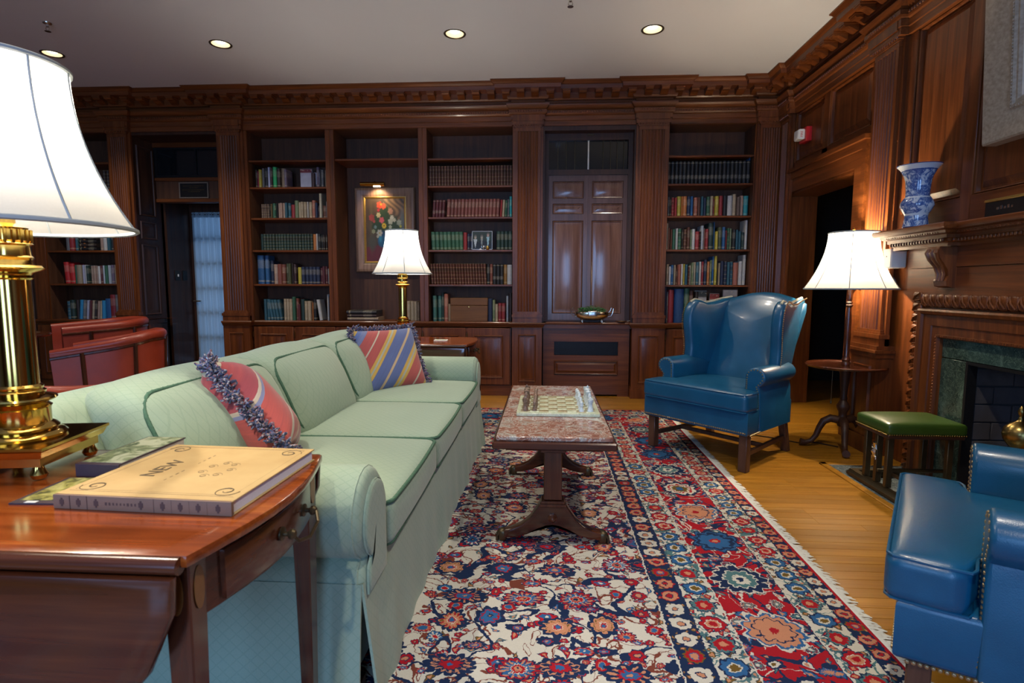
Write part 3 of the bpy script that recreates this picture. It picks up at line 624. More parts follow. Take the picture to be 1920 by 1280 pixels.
# modillion: small scrolled bracket under the corona
mg = G(); mg.prism([(0, 0), (.112, 0), (.112, -.022), (.10, -.034), (.075, -.030), (.05, -.040), (.02, -.058), (0, -.060)], -.037, .037, 'x'); mg.box(-.043, -.001, -.012, .043, .118, 0)
mod = mesh('modillion', mg, M['wood_x'])                # local: x along, y outward, z down from soffit
mod_y = mod.copy(); mod_y.materials.clear(); mod_y.materials.append(M['wood_y'])
def mods(parent, i0, i1, me):
    for i in range(i0, i1):
        a, c = Vector(path[i]), Vector(path[i + 1]); d = c - a; L = d.length
        if L < .15: continue
        d.normalize(); nrm = Vector((d.y, -d.x)); inset = 0
        m0, m1 = a + nrm * .066, c + nrm * .066; n = max(1, round(L / .155)); 
        for k in range(n):
            p = m0.lerp(m1, (k + .5) / n); o = bpy.data.objects.new('modillion', me); COL.objects.link(o); o.parent = parent
            o.matrix_local = Matrix(((d.x, nrm.x, 0, p.x), (d.y, nrm.y, 0, p.y), (0, 0, 1, 3.176), (0, 0, 0, 1)))
mods(E1, 0, ic, mod); mods(E2, ic, len(path) - 1, mod_y)
def beads(parent, pts, r, step, mat, name='bead_moulding', nrm=(0, -1, 0)):
    g = G()
    for a, c in pts:
        a, c = Vector(a), Vector(c); n = max(1, int((c - a).length / step))
        for k in range(n): g.hemi(a.lerp(c, (k + .5) / n), r, nrm, 5)
    o = obj(name, g, mat, parent, kind='stuff'); return o
sg = []; sr = []
for i in range(len(path) - 1):
    a, c = Vector(path[i]), Vector(path[i + 1]); d = c - a
    if d.length < .15 or a.y < 2.5 or a.x < -5: continue
    d.normalize(); nr = Vector((d.y, -d.x)); q = (a + nr * .050, c + nr * .050)
    (sg if i < ic else sr).append(((q[0].x, q[0].y, 2.99), (q[1].x, q[1].y, 2.99)))
beads(E1, sg, .012, .026, M['wood_x']); beads(E2, sr, .012, .026, M['wood_y'], nrm=(-1, 0, 0))
# ---------------------------------------------------------------- fluted pilasters
def flutes(w, n=7, dep=.012, edge=.022):
    p = [(-w / 2, 0)]; fw = (w - 2 * edge) / n; r = fw * .40
    for k in range(n):
        c = -w / 2 + edge + fw * (k + .5)
        for q in range(5): a = pi * q / 4; p.append((c - r * cos(a), -min(dep, r) * sin(a) * 1.0))
    p.append((w / 2, 0)); return p                         # (along, outward<0 = cut)
def pilaster(name, label, to3, c, w, mats, z0=.81, proj=BR, plinth=None, recess=0.0):
    # to3(along, out, z)
    root = struct(name, G().add([to3(c + a, o, z) for z in (z0, 2.87) for a, o in ((-w / 2 - .012, 0), (w / 2 + .012, 0), (w / 2 + .012, proj - .022), (-w / 2 - .012, proj - .022))], [(0, 1, 5, 4), (1, 2, 6, 5), (2, 3, 7, 6), (3, 0, 4, 7), (0, 3, 2, 1), (4, 5, 6, 7)]), mats, label=label, ang=20)
    fl = flutes(w - .03); g = G(); n = len(fl); zz = (z0 + .115, 2.80)
    g.add([to3(c + a, proj + o, z) for z in zz for a, o in fl] + [to3(c + s_ * (w - .03) / 2, proj - .03, z) for z in zz for s_ in (-1, 1)],
          [(i, i + 1, n + i + 1, n + i) for i in range(n - 1)] + [(0, n, 2 * n + 2, 2 * n), (n - 1, 2 * n + 1, 2 * n + 3, 2 * n - 1)])
    obj('shaft', g, mats, root, ang=30, recalc=False)
    def blk(gg, z0_, z1_, e, o): gg.add([to3(c + a, q, z) for z in (z0_, z1_) for a, q in ((-w / 2 - e, 0), (w / 2 + e, 0), (w / 2 + e, o), (-w / 2 - e, o))], [(0, 1, 5, 4), (1, 2, 6, 5), (2, 3, 7, 6), (3, 0, 4, 7), (0, 3, 2, 1), (4, 5, 6, 7)])
    g = G(); blk(g, z0, z0 + .055, .012, proj + .016); blk(g, z0 + .055, z0 + .085, .018, proj + .022); blk(g, z0 + .085, z0 + .1, .006, proj + .010); blk(g, z0 + .1, z0 + .116, -.004, proj + .004); obj('base', g, mats, root, ang=20)
    g = G(); blk(g, 2.80, 2.835, -.012, proj + .002); blk(g, 2.835, 2.845, -.004, proj + .010); blk(g, 2.845, 2.868, .004, proj + .016); blk(g, 2.868, 2.895, .010, proj + .024); blk(g, 2.895, 2.9615, .006, proj + .0345); obj('capital', g, mats, root, ang=20)
    a, q = to3(c - w / 2, proj + .017, 2.857), to3(c + w / 2, proj + .017, 2.857); beads(root, [(a, q)], .011, .026, mats, nrm=tuple(Vector(to3(0, 1, 0)) - Vector(to3(0, 0, 0))))
    return root
bb = lambda a, o, z: (a, YB - o, z)
names = ['beside the far left bookcase', 'between the doorway and the left bookcase', 'left of the panelled cupboard door', 'right of the panelled cupboard door', 'in the right-hand corner of the bookcase wall']
for k, (a, c) in enumerate(PIL): pilaster('trim_%d' % (4 + k), 'fluted pilaster ' + names[k], bb, (a + c) / 2, c - a, M['wood_z'])
rr = lambda a, o, z: (XR - o, a, z)
PR = pilaster('trim_9', 'fluted pilaster between the right doorway and the fireplace', rr, 4.178, .30, M['wood_z'], z0=.78)
g = G().box(XR - .075, 4.02, 0, XR + .05, 4.336, .70).box(XR - .09, 4.005, 0, XR + .05, 4.351, .12).box(XR - .085, 4.01, .70, XR + .05, 4.346, .735).box(XR - .10, 3.995, .735, XR + .05, 4.361, .755).box(XR - .08, 4.015, .755, XR + .05, 4.341, .785)
pl = obj('plinth', g, M['wood_z'], PR, ang=20); framed_panel(pl, 'panel', rt(XR - .075), 4.07, 4.285, .18, .64, M['wood_z'])
pilaster('trim_10', 'narrow fluted pilaster where the two panelled walls meet', rr, 5.82, .20, M['wood_z'], z0=.0)
# ---------------------------------------------------------------- right wall: doorway casing, panels
g = G()
g.box(XR, 4.44, 0, XR + .05, 4.60, 2.12).box(XR - .02, 4.42, 0, XR + .02, 4.47, 2.30)                       # near casing
g.box(XR, 4.44, 2.12, XR + .05, 5.92, 2.28).box(XR - .02, 4.42, 2.24, XR + .02, 5.95, 2.30).box(XR - .045, 4.40, 2.30, XR + .03, 5.95, 2.335)
g.box(XR, 5.84, 0, XR + .05, 5.93, 2.12)
struct('trim_11', g, M['wood_y'], label='mahogany casing around the dark right-hand doorway', ang=20)
g = G().box(XR + .02, 5.868, 0, 2.722, 5.90, 2.13).box(XR + .02, 4.60, 0, 2.722, 4.625, 2.13).box(XR + .02, 4.60, 2.10, 2.722, 5.9, 2.13)
struct('trim_12', g, M['wood_z'], label='reveal of the dark right-hand doorway')
for u0, u1 in ((4.44, 5.06), (5.16, 5.70)): framed_panel(WALLR, 'panel', rt(XR + .04), u0, u1, 2.40, 2.86, M['wood_z'], dep=.03)
obj('stile', G().cbox(XR + .005, 5.06, 2.34, XR + .04, 5.16, 2.90, .004), M['wood_z'], WALLR); obj('stile', G().cbox(XR + .005, 5.70, 2.34, XR + .04, 5.86, 2.90, .004), M['wood_z'], WALLR)
obj('rail', G().cbox(XR + .005, 4.35, 2.335, XR + .04, 5.9, 2.40, .004), M['wood_y'], WALLR)
# chimney-breast field: stiles proud of wide panels
for a, c in ((3.93, 4.03), (3.36, 3.45), (2.1, 2.2)): obj('stile', G().cbox(XR, a, 1.58, XR + .04, c, 2.86, .005), M['wood_z'], WALLR)
for a, c in ((3.45, 3.93), (2.2, 3.36)): framed_panel(WALLR, 'panel', rt(XR + .035), a, c, 1.72, 2.86, M['wood_z'], dep=.028, fw=.03)
obj('rail', G().cbox(XR + .0015, 2.0, 1.57, XR + .04, 4.03, 1.72, .005), M['wood_y'], WALLR)
# ================================================================ BUILT-IN BOOKCASES
SHZ = [2.555, 2.268, 1.938, 1.588, 1.216]; LEDGE = .81
BD = 6.33
def bookcase(name, label, x0, x1, shelves, left_st=None, right_st=None, back=BD):
    t = Thing(name, label, 'bookcase', ((x0 + x1) / 2, YB, LEDGE), world=True, group='built-in bookcases')
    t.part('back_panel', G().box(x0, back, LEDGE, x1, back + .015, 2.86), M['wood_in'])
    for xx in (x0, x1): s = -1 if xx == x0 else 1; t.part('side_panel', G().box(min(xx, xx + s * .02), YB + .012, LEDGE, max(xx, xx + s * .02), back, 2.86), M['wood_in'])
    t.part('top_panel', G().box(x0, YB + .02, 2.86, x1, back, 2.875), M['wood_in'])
    if left_st: t.part('stile', G().cbox(left_st, YB - .002, LEDGE, x0 + .003, YB + .02, 2.87, .003), M['wood_z'])
    if right_st: t.part('stile', G().cbox(x1 - .003, YB - .002, LEDGE, right_st, YB + .02, 2.87, .003), M['wood_z'])
    for z in shelves: t.part('shelf', G().cbox(x0, YB + .025, z - .022, x1, back, z, .003), M['wood_x'])
    return t
X1, X2, X3, X5, X0 = (-3.245, -2.375), (-2.285, -1.365), (-1.275, -.358), (1.262, 2.135), (-5.64, -4.805)
bookcase('bookcase', 'built-in bookcase bay left of the flower painting', *X1, SHZ, left_st=-3.29, right_st=-2.33)
bookcase('bookcase', 'built-in niche bay holding the flower painting', *X2, [2.56], left_st=-2.33, right_st=-1.32, back=6.395)
bookcase('bookcase', 'built-in bookcase bay right of the flower painting, with a wooden box', *X3, SHZ, left_st=-1.32, right_st=-.338)
bookcase('bookcase', 'built-in bookcase bay behind the blue wing chair in the corner', *X5, SHZ, left_st=1.24, right_st=2.155)
bookcase('bookcase', 'built-in bookcase bay at far left behind the red chairs', *X0, SHZ, left_st=-5.80, right_st=-4.78)
# base cabinets ---------------------------------------------------
def cabinet(label, x0, x1, ndoor, zt=.755, yf=YB, plinth=True, doorm=None):
    t = Thing('base_cabinet', label, 'cabinet', ((x0 + x1) / 2, yf, 0), world=True, group='base cabinets under the bookcases')
    t.part('carcass', G().box(x0, yf, .0, x1, 6.40, zt).box(x0, yf - .006, .0, x1, yf + .02, .10).box(x0, yf - .012, .10, x1, yf + .02, .115), M['wood_x'])
    w = (x1 - x0) / ndoor
    for k in range(ndoor):
        a, c = x0 + w * k + .012, x0 + w * (k + 1) - .012
        dr = t.part('door', G().cbox(a, yf - .02, .125, c, yf, .745, .003), doorm or M['wood_z'])
        p = framed_panel(dr, 'panel', lambda u, v, o, f=yf: (u - t.off[0], f - .02 - o - t.off[1], v - t.off[2]), a + .075, c - .075, .20, .665, doorm or M['wood_z'], dep=.012, fw=.022)
        hg = G()
        for zz in (.21, .66): hg.tube([(a - .006, yf - .024, zz - .03), (a - .006, yf - .024, zz + .03)], .005, 6)
        t.part('hinge', hg, M['oldbrass'], parent=dr)
    return t
cabinet('base cabinet with panelled doors under the bookcase left of the painting', -3.255, -2.31, 2)
cabinet('base cabinet with panelled doors under the painting niche', -2.31, -1.345, 2)
cabinet('base cabinet with panelled doors beside the far drop-leaf table', -1.345, -.37, 2)
cabinet('base cabinet with panelled doors behind the blue wing chair', 1.273, 2.122, 2)
cabinet('base cabinet with panelled doors under the far left bookcase', -5.8, -4.82, 2)
YP = YB - .06
for label, (a, c) in zip(('narrow panelled pedestal under the far left pilaster', 'narrow panelled pedestal under the pilaster by the glazed door', 'narrow panelled pedestal left of the heating grille', 'narrow panelled pedestal right of the heating grille', 'narrow panelled pedestal in the corner'), PIL):
    t = Thing('pilaster_pedestal', label, 'pedestal', ((a + c) / 2, YP, 0), world=True, group='panelled pedestals under the pilasters')
    g = G().box(a - .015, YP, 0, c + .015, 6.3, .755).box(a - .025, YP - .014, 0, c + .025, 6.3, .10).box(a - .022, YP - .008, .10, c + .022, 6.3, .118)
    t.part('carcass', g, M['wood_z'], ang=20)
    framed_panel(t.o, 'panel', lambda u, v, o: (u - t.off[0], YP - o - t.off[1], v - t.off[2]), a + .05, c - .05, .17, .68, M['wood_z'], dep=.012, fw=.022)
# radiator cover in the middle
x0, x1 = -.024, .907
t = Thing('radiator_cover', 'panelled radiator cover with a dark mesh grille below the cupboard door', 'cabinet', (.44, YB + .03, 0), world=True); yf = YB + .03
g = G().box(x0, yf, .60, x1, yf + .03, .755).box(x0, yf, .0, x0 + .12, yf + .03, .60).box(x1 - .12, yf, .0, x1, yf + .03, .60).box(x0, yf, .395, x1, yf + .03, .45).box(x0, yf, .02, x1, yf + .03, .235).box(x0, yf + .2, 0, x1, yf + .22, .755)
t.part('frame', g, M['wood_x'], ang=20)
t.part('panel', G().box(x0 + .12, yf + .02, .235, x1 - .12, yf + .03, .395), M['wood_x'])
framed_panel(t.o, 'raised_panel', lambda u, v, o: (u - t.off[0], yf - o - t.off[1], v - t.off[2]), x0 + .12, x1 - .12, .24, .392, M['wood_x'], dep=.012, fw=.02)
g = G(); a, c, e, f = x0 + .12, x1 - .12, .452, .598
for k in range(68): q = lerp(a, c, (k + .5) / 68); g.box(q - .0016, yf + .010, e, q + .0016, yf + .013, f)
for k in range(14): q = lerp(e, f, (k + .5) / 14); g.box(a, yf + .008, q - .0016, c, yf + .011, q + .0016)
t.part('grille', g, M['iron'], kind='stuff'); t.part('grille_back', G().box(a, yf + .06, e, c, yf + .065, f), M['black'])
# ledge running above all the base cabinets
lp = [(-5.9, YB - .005)]
for a, c in PIL: lp += [(a - .02, YB - .005), (a - .02, YP - .005), (c + .02, YP - .005), (c + .02, YB - .005)]
def ledge(n, pts, label, caps=True): struct(n, G().sweep(pts, [(-.40, .755), (.004, .755), (.008, .768), (.016, .775), (.020, .786), (.028, .790), (.030, .804), (.026, LEDGE), (-.40, LEDGE)], caps=caps), M['wood_x'], label=label, ang=25)
ledge('trim_13', [(-5.9, YB), (-4.81, YB), (-4.81, YP), (-4.53, YP)], 'moulded ledge under the far left bookcase')
full = [(-3.575, YP), (-3.262, YP), (-3.262, YB), (-.363, YB), (-.363, YP), (-.032, YP), (-.032, YB + .02), (.915, YB + .02), (.915, YP), (1.265, YP), (1.265, YB), (2.13, YB), (2.13, YP), (2.42, YP)]
ledge('trim_14', full, 'moulded ledge running along the tops of the base cabinets')
struct('trim_15', G().box(-3.26, YB + .0, .745, 2.4, 6.42, LEDGE - .001).box(-.03, 6.0, LEDGE - .03, .92, 6.35, LEDGE + .0), M['wood_x'], label='flat ledge shelf inside the bookcase bays')
# cupboard door with transom between the middle pilasters
cy = 6.13; x0, x1 = -.052, .94
t = Thing('cupboard', 'tall panelled cupboard front with a dark barred transom, behind silver bowl', 'cupboard', (.44, cy, LEDGE), world=True)
g = G().box(x0, YB + .0, LEDGE, x0 + .03, cy + .05, 2.86).box(x1 - .03, YB, LEDGE, x1, cy + .05, 2.86).box(x0, YB, 2.815, x1, cy + .05, 2.87)
g.box(x0, cy - .015, LEDGE, x0 + .075, cy + .05, 2.82).box(x1 - .075, cy - .015, LEDGE, x1, cy + .05, 2.82)
g.box(x0, cy - .01, 2.745, x1, cy + .05, 2.82).box(x0, cy - .015, 2.385, x1, cy + .05, 2.44).box(x0, cy, LEDGE, x1, cy + .05, LEDGE + .02)
t.part('frame', g, M['dark_z'], ang=20)
t.part('transom_glass', G().box(x0 + .07, cy + .03, 2.44, x1 - .07, cy + .034, 2.75), M['darkglass'])
g = G(); g.box(.436, cy + .006, 2.44, .452, cy + .03, 2.75)
t.part('mullion', g, M['silver'])
for q in (.12, .21, .30, .60, .68, .75, .82): t.part('bar', G().tube([(q, cy + .02, 2.44), (q, cy + .02, 2.75)], .0035, 6), M['bronze'])
wd = M['cupd'] = wood('cupboard_walnut', 'z', (.085, .036, .021), (.165, .078, .052), (.23, .12, .085), .22, .4)
fr = M['cupf'] = wood('cupboard_frame_walnut', 'z', (.065, .030, .021), (.115, .056, .042), (.16, .085, .065), .3, .3)
for k, (a, c) in enumerate(((x0 + .075, .444), (.444, x1 - .075))):
    rails = [(.83, .90), (1.905, 1.975), (2.085, 2.14), (2.32, 2.385)]; g = G()
    for r0, r1 in rails: g.box(a, cy + .0, r0, c, cy + .025, r1)
    g.box(a, cy, .83, a + .045, cy + .025, 2.385).box(c - .045, cy, .83, c, cy + .025, 2.385)
    dr = t.part('door_leaf', g, fr, ang=20)
    for v0, v1 in ((.90, 1.905), (1.975, 2.085), (2.14, 2.32)):
        framed_panel(dr, 'panel', lambda u, v, o: (u - t.off[0], cy + .012 - o - t.off[1], v - t.off[2]), a + .045, c - .045, v0, v1, wd, dep=.010, fw=.028)
t.part('catch', G().cbox(.43, cy - .02, 2.79, .50, cy - .005, 2.805, .003), M['bronze'])
# left doorway: lintel with plaque, transom, glazed door with sheer curtain
struct('trim_16', G().cbox(-4.56, 6.33, 2.16, -3.55, 6.35, 2.20, .004).cbox(-4.56, 6.33, 2.40, -3.55, 6.35, 2.44, .004).cbox(-4.56, 6.33, 2.78, -3.55, 6.35, 2.86, .004), M['wood_x'], label='mouldings around the lintel over the left doorway')
g = G().box(-4.55, 6.36, 2.44, -3.555, 6.366, 2.79); tr = struct('window_3', g, M['darkglass'], label='dark transom window over the left doorway')
obj('frame', G().box(-4.55, 6.345, 2.44, -4.51, 6.372, 2.79).box(-4.55, 6.345, 2.44, -3.55, 6.372, 2.47).box(-4.55, 6.345, 2.76, -3.55, 6.372, 2.79).box(-4.06, 6.345, 2.47, -4.04, 6.372, 2.76), M['iron'], tr)
t = Thing('wall_plaque', 'small dark engraved plaque over the left doorway', 'plaque', (-4.08, 6.345, 2.29), world=True)
t.part('plate', G().box(-4.245, 6.336, 2.215, -3.915, 6.349, 2.375), M['black']); 
g = G()
for a in ((-4.255, 2.205, -3.905, 2.217), (-4.255, 2.373, -3.905, 2.385), (-4.255, 2.205, -4.243, 2.385), (-3.917, 2.205, -3.905, 2.385)): g.box(a[0], 6.330, a[1], a[2], 6.349, a[3])
t.part('frame', g, M['plaqframe'])
g = G()
for zz, a, c in ((2.345, -4.21, -3.96), (2.325, -4.13, -4.03), (2.30, -4.22, -3.95), (2.28, -4.15, -4.0)):
    q = a
    while q < c: w = R.uniform(.010, .035); g.box(q, 6.3345, zz - .005, min(c, q + w), 6.336, zz + .005); q += w + .006
t.part('engraved_lines', g, M['bronze'], kind='stuff')
dy = 6.90; D1 = struct('door_1', G().box(-4.52, dy, 0, -4.46, dy + .045, 2.22).box(-3.56, dy, 0, -3.50, dy + .045, 2.22).box(-4.52, dy, 2.10, -3.5, dy + .045, 2.22).box(-4.52, dy, 0, -3.5, dy + .045, .22), M['dark_z'], label='glazed door with sheer white curtain in the left doorway')
for k in range(1, 6): q = lerp(.22, 2.10, k / 6); obj('muntin', G().box(-4.46, dy + .005, q - .018, -3.56, dy + .04, q + .018), M['dark_x'], D1)
obj('muntin', G().box(-4.02, dy + .005, .22, -3.99, dy + .04, 2.10), M['dark_z'], D1)
for k in range(6):
    for a, c in ((-4.46, -4.02), (-3.99, -3.56)): obj('pane', G().box(a, dy + .02, lerp(.22, 2.10, k / 6) + .018, c, dy + .024, lerp(.22, 2.10, (k + 1) / 6) - .018), M['glass'], D1)
lev = G().tube([(-4.49, dy, 1.0), (-4.49, dy - .05, 1.0), (-4.40, dy - .055, 1.0)], .010, 8); lev.lathe([(0, 0), (.025, 0), (.025, .008), (0, .008)], 14); 
obj('handle', lev.__class__().tube([(-4.49, dy, 1.0), (-4.49, dy - .05, 1.0), (-4.39, dy - .055, 1.0)], .010, 8), M['silver'], D1, label='polished lever handle')
g = G().grid(lambda u, v: (lerp(-4.47, -3.55, u), dy - .03 + .018 * sin(u * 70) * (.6 + .4 * v), lerp(.27, 2.10, v)), 150, 6)
t = Thing('sheer_curtain', 'sheer white curtain hanging over the glazed door at left', 'curtain', (-4.0, dy - .03, .27), world=True)
t.part('cloth', g, M['sheer'], recalc=False, ang=0); t.part('heading', G().grid(lambda u, v: (lerp(-4.47, -3.55, u), dy - .034 + .014 * sin(u * 170), lerp(2.05, 2.115, v)), 220, 2), M['sheer'], recalc=False, ang=0)
t.part('rod', G().tube([(-4.48, dy - .03, 2.085), (-3.54, dy - .03, 2.085)], .006, 8), M['bronze'])
for k, (yy, lb) in enumerate(((6.60, 'dark light switch plate nearer the bookcases, with a pale toggle'), (6.74, 'plain dark switch plate nearer the glazed door'))):
    t = Thing('light_switch', lb, 'switch', (-4.52, yy, 1.32), world=True)
    t.part('plate', G().cbox(-4.52, yy - .045, 1.26, -4.512, yy + .045, 1.38, .003), M['iron'])
    if k == 0: t.part('toggle', G().cbox(-4.512, yy - .006, 1.305, -4.498, yy + .006, 1.335, .002), M['white'])
# ================================================================ FIREPLACE
t = F = Thing('fireplace', 'carved mahogany fireplace with green marble slips and mantel shelf', 'fireplace', (XR, 2.68, 0), world=True)
YF0, YF1 = 3.76, 1.60                                    # outer edges of the surround
# carved leaf border (each leaf its own piece), fillets
def frame_y(name, y0, y1, zt, w, x0, x1, mat):
    g = G().box(x0, y0 - w, 0, x1, y0, zt).box(x0, y1, 0, x1, y1 + w, zt).box(x0, y1, zt - w, x1, y0, zt); return t.part(name, g, mat, ang=20)
frame_y('border_backing', YF0, YF1, 1.165, .10, XR - .005, XR + .04, M['wood_z'])
lf = G().soft(-.043, -.031, -.012, .043, .031, .028, r=.028, n=5)
lf.tube([(-.03, -.022, .026), (.0, -.004, .036), (.035, .02, .022)], .006, 5); lf.tube([(-.03, .02, .022), (.0, .026, .03), (.03, .034, .014)], .005, 5)
leafm = mesh('carved_leaf', lf, M['wood_z'])
nl = 17
for s in (YF0 - .05, YF1 + .05):
    for k in range(nl):
        z = .04 + k * (1.10 / (nl - 1)) ; o = obj('carved_leaf', leafm, None, t.o); Mx = Matrix(((0, 0, -1, XR - .005 - t.off[0]), (1, 0, 0, s - t.off[1]), (0, -1, 0, z), (0, 0, 0, 1))); o.matrix_local = Mx
for k in range(30):
    yy = lerp(YF0 - .13, YF1 + .13, k / 29); o = obj('carved_leaf', leafm, None, t.o); o.matrix_local = Matrix(((0, 0, -1, XR - .005 - t.off[0]), (0, 1, 0, yy - t.off[1]), (1, 0, 0, 1.115), (0, 0, 0, 1)))
def archi(name, y0, y1, zt, prof, mat):     # mitred architrave: profile of (inward distance, out)
    vs = []; fs = []
    for d, o in prof:
        for yy, zz in ((y0 - d, 0), (y0 - d, zt - d), (y1 + d, zt - d), (y1 + d, 0)): vs.append((XR - o, yy, zz))
    for r in range(len(prof) - 1):
        for k in range(3): fs.append((r * 4 + k, r * 4 + k + 1, (r + 1) * 4 + k + 1, (r + 1) * 4 + k))
    return t.part(name, G().add(vs, fs), mat, ang=20, recalc=False)
archi('architrave', YF0 - .10, YF1 + .10, 1.065, [(0, -.03), (0, .052), (.012, .058), (.03, .05), (.036, .034), (.10, .030), (.104, .022), (.15, .020), (.152, .034), (.166, .036), (.172, .02), (.172, -.03)], M['wood_z'])
bs = []
yi, yo, zt = YF0 - .10 - .159, YF1 + .10 + .159, 1.065 - .159
bs = [((XR - .036, yi, .02), (XR - .036, yi, zt)), ((XR - .036, yi, zt), (XR - .036, yo, zt)), ((XR - .036, yo, .02), (XR - .036, yo, zt))]
g = G()
for a, c in bs:
    a, c = Vector(a), Vector(c); n = int((c - a).length / .019)
    for k in range(n): g.hemi(a.lerp(c, (k + .5) / n), .006, (-1, 0, 0), 5)
t.part('bead_moulding', g, M['wood_z'], kind='stuff')
ym0, ym1, zm = YF0 - .27, YF1 + .27, .895               # marble slips
t.part('marble_slab', G().cbox(XR + .0, 3.285, 0, XR + .05, ym0, .775, .003), M['marble_green']); t.part('marble_slab', G().cbox(XR, ym1, 0, XR + .05, 2.075, .775, .003), M['marble_green']); t.part('marble_slab', G().cbox(XR, ym1, .778, XR + .05, ym0, zm, .003), M['marble_green'])
t.part('opening_frame', G().box(XR - .004, 3.27, 0, XR + .05, 3.287, .775).box(XR - .004, 2.07, 0, XR + .05, 2.087, .775).box(XR - .004, 2.07, .76, XR + .05, 3.287, .777), M['iron'])
# firebox of bricks
t.part('firebox_shell', G().box(XR + .05, 3.30, -.02, 3.1, 3.34, 1.3).box(3.06, 2.0, -.02, 3.1, 3.34, 1.3).box(XR + .05, 2.0, -.02, 3.1, 2.04, 1.3).box(XR + .04, 2.0, -.06, 3.1, 3.34, 0).box(XR + .04, 2.0, 1.3, 3.1, 3.34, 1.34), M['mortar'])
bh, bl = .105, .21
for r_ in range(11):
    z = .004 + r_ * bh
    for k in range(-1, 4):
        xx = XR + .06 + (k + (.5 if r_ % 2 else 0)) * bl; a, c = max(XR + .055, xx), min(3.05, xx + bl)
        if c - a > .03: t.part('brick', G().cbox(a + .004, 3.285 + R.uniform(0, .006), z + .004, c - .004, 3.30, z + bh - .004, .004), M['brick'])
    for k in range(-1, 6):
        yy = 2.06 + (k + (.5 if r_ % 2 else 0)) * bl; a, c = max(2.06, yy), min(3.28, yy + bl)
        if c - a > .03 and c > 2.3: t.part('brick', G().cbox(3.045, a + .004, z + .004, 3.06 + R.uniform(0, .0), c - .004, z + bh - .004, .004), M['brick'])
# frieze, mantel shelf with bead rows, consoles
t.part('frieze', G().box(XR - .012, YF1 - .1, 1.165, XR + .04, 3.84, 1.315).box(XR - .018, YF1 - .1, 1.318, XR + .04, 3.84, 1.46).box(XR - .02, YF1 - .12, 1.15, XR + .04, 3.86, 1.175), M['wood_y'], ang=20)
mp_ = [(XR + .02, 3.86), (XR - .105, 3.86), (XR - .105, 3.36), (XR - .035, 3.36), (XR - .035, 2.0), (XR - .105, 2.0), (XR - .105, 1.5), (XR + .02, 1.5)]
MP = [(0, 1.435), (0, 1.455), (.012, 1.462), (.012, 1.475), (.026, 1.48), (.028, 1.50), (.05, 1.506), (.06, 1.52), (.085, 1.528), (.092, 1.545), (.092, 1.556), (.086, 1.562), (-.25, 1.562)]
msf = t.part('mantel_shelf', G().sweep(mp_, MP), M['wood_y'], ang=25)
g = G(); g2 = G()
for i, (a, c) in enumerate(zip(mp_, mp_[1:])):
    a, c = Vector(a), Vector(c); d = (c - a).normalized(); nr = Vector((d.y, -d.x)); L = (c - a).length
    if i in (0, 6): continue
    for off, z, rr_, gg, st in ((.024, 1.469, 0, g, .026), (.058, 1.514, .0095, g2, .021)):
        p, q = a + nr * (off - .008), c + nr * (off - .008); n = max(1, int(L / st))
        for k in range(n): 
            w = p.lerp(q, (k + .5) / n)
            if rr_: gg.hemi((w.x, w.y, z), rr_, (nr.x, nr.y, 0), 6)
            else: m_ = w + nr * .006; hx, hy = (.010, .009) if abs(nr.y) > .5 else (.009, .010); gg.soft(m_.x - hx, m_.y - hy, 1.458, m_.x + hx, m_.y + hy, 1.481, r=.008, n=3)
g.merge(g2); t.part('bead_row', g, M['wood_y'], parent=msf, kind='stuff')
for yc in (3.46, 1.9):
    pf = [(0, 1.435), (-.115, 1.435), (-.122, 1.41), (-.112, 1.37), (-.085, 1.335), (-.062, 1.30), (-.055, 1.265), (-.066, 1.235), (-.06, 1.205), (-.03, 1.195), (0, 1.20)]
    g = G().prism([(XR - .0 + a, z) for a, z in pf], yc - .055, yc + .055, 'y'); br = t.part('bracket', g, M['wood_z'], ang=30)
    for s in (-.034, 0, .034):
        t.part('acanthus_rib', G().tube([(XR - .118, yc + s, 1.42), (XR - .122, yc + s * 1.1, 1.40), (XR - .108, yc + s, 1.365), (XR - .078, yc + s * .9, 1.325), (XR - .06, yc + s * .8, 1.275), (XR - .068, yc + s * .7, 1.235)], [.010, .016, .015, .013, .011, .008], 7), M['wood_z'], parent=br)
# hearth ----------------------------------------------------------
t = Thing('hearth', 'grey marble hearth slab edged with a worn wooden strip', 'hearth', (2.13, 2.7, 0), world=True)
t.part('slab', G().cbox(1.915, 1.62, -.02, XR + .05, 3.765, .006, .003), M['marble_grey'])
t.part('wooden_border', G().cbox(1.872, 1.57, -.01, 1.914, 3.81, .010, .004).cbox(1.872, 3.766, -.01, XR - .09, 3.81, .010, .004), M['oak'])
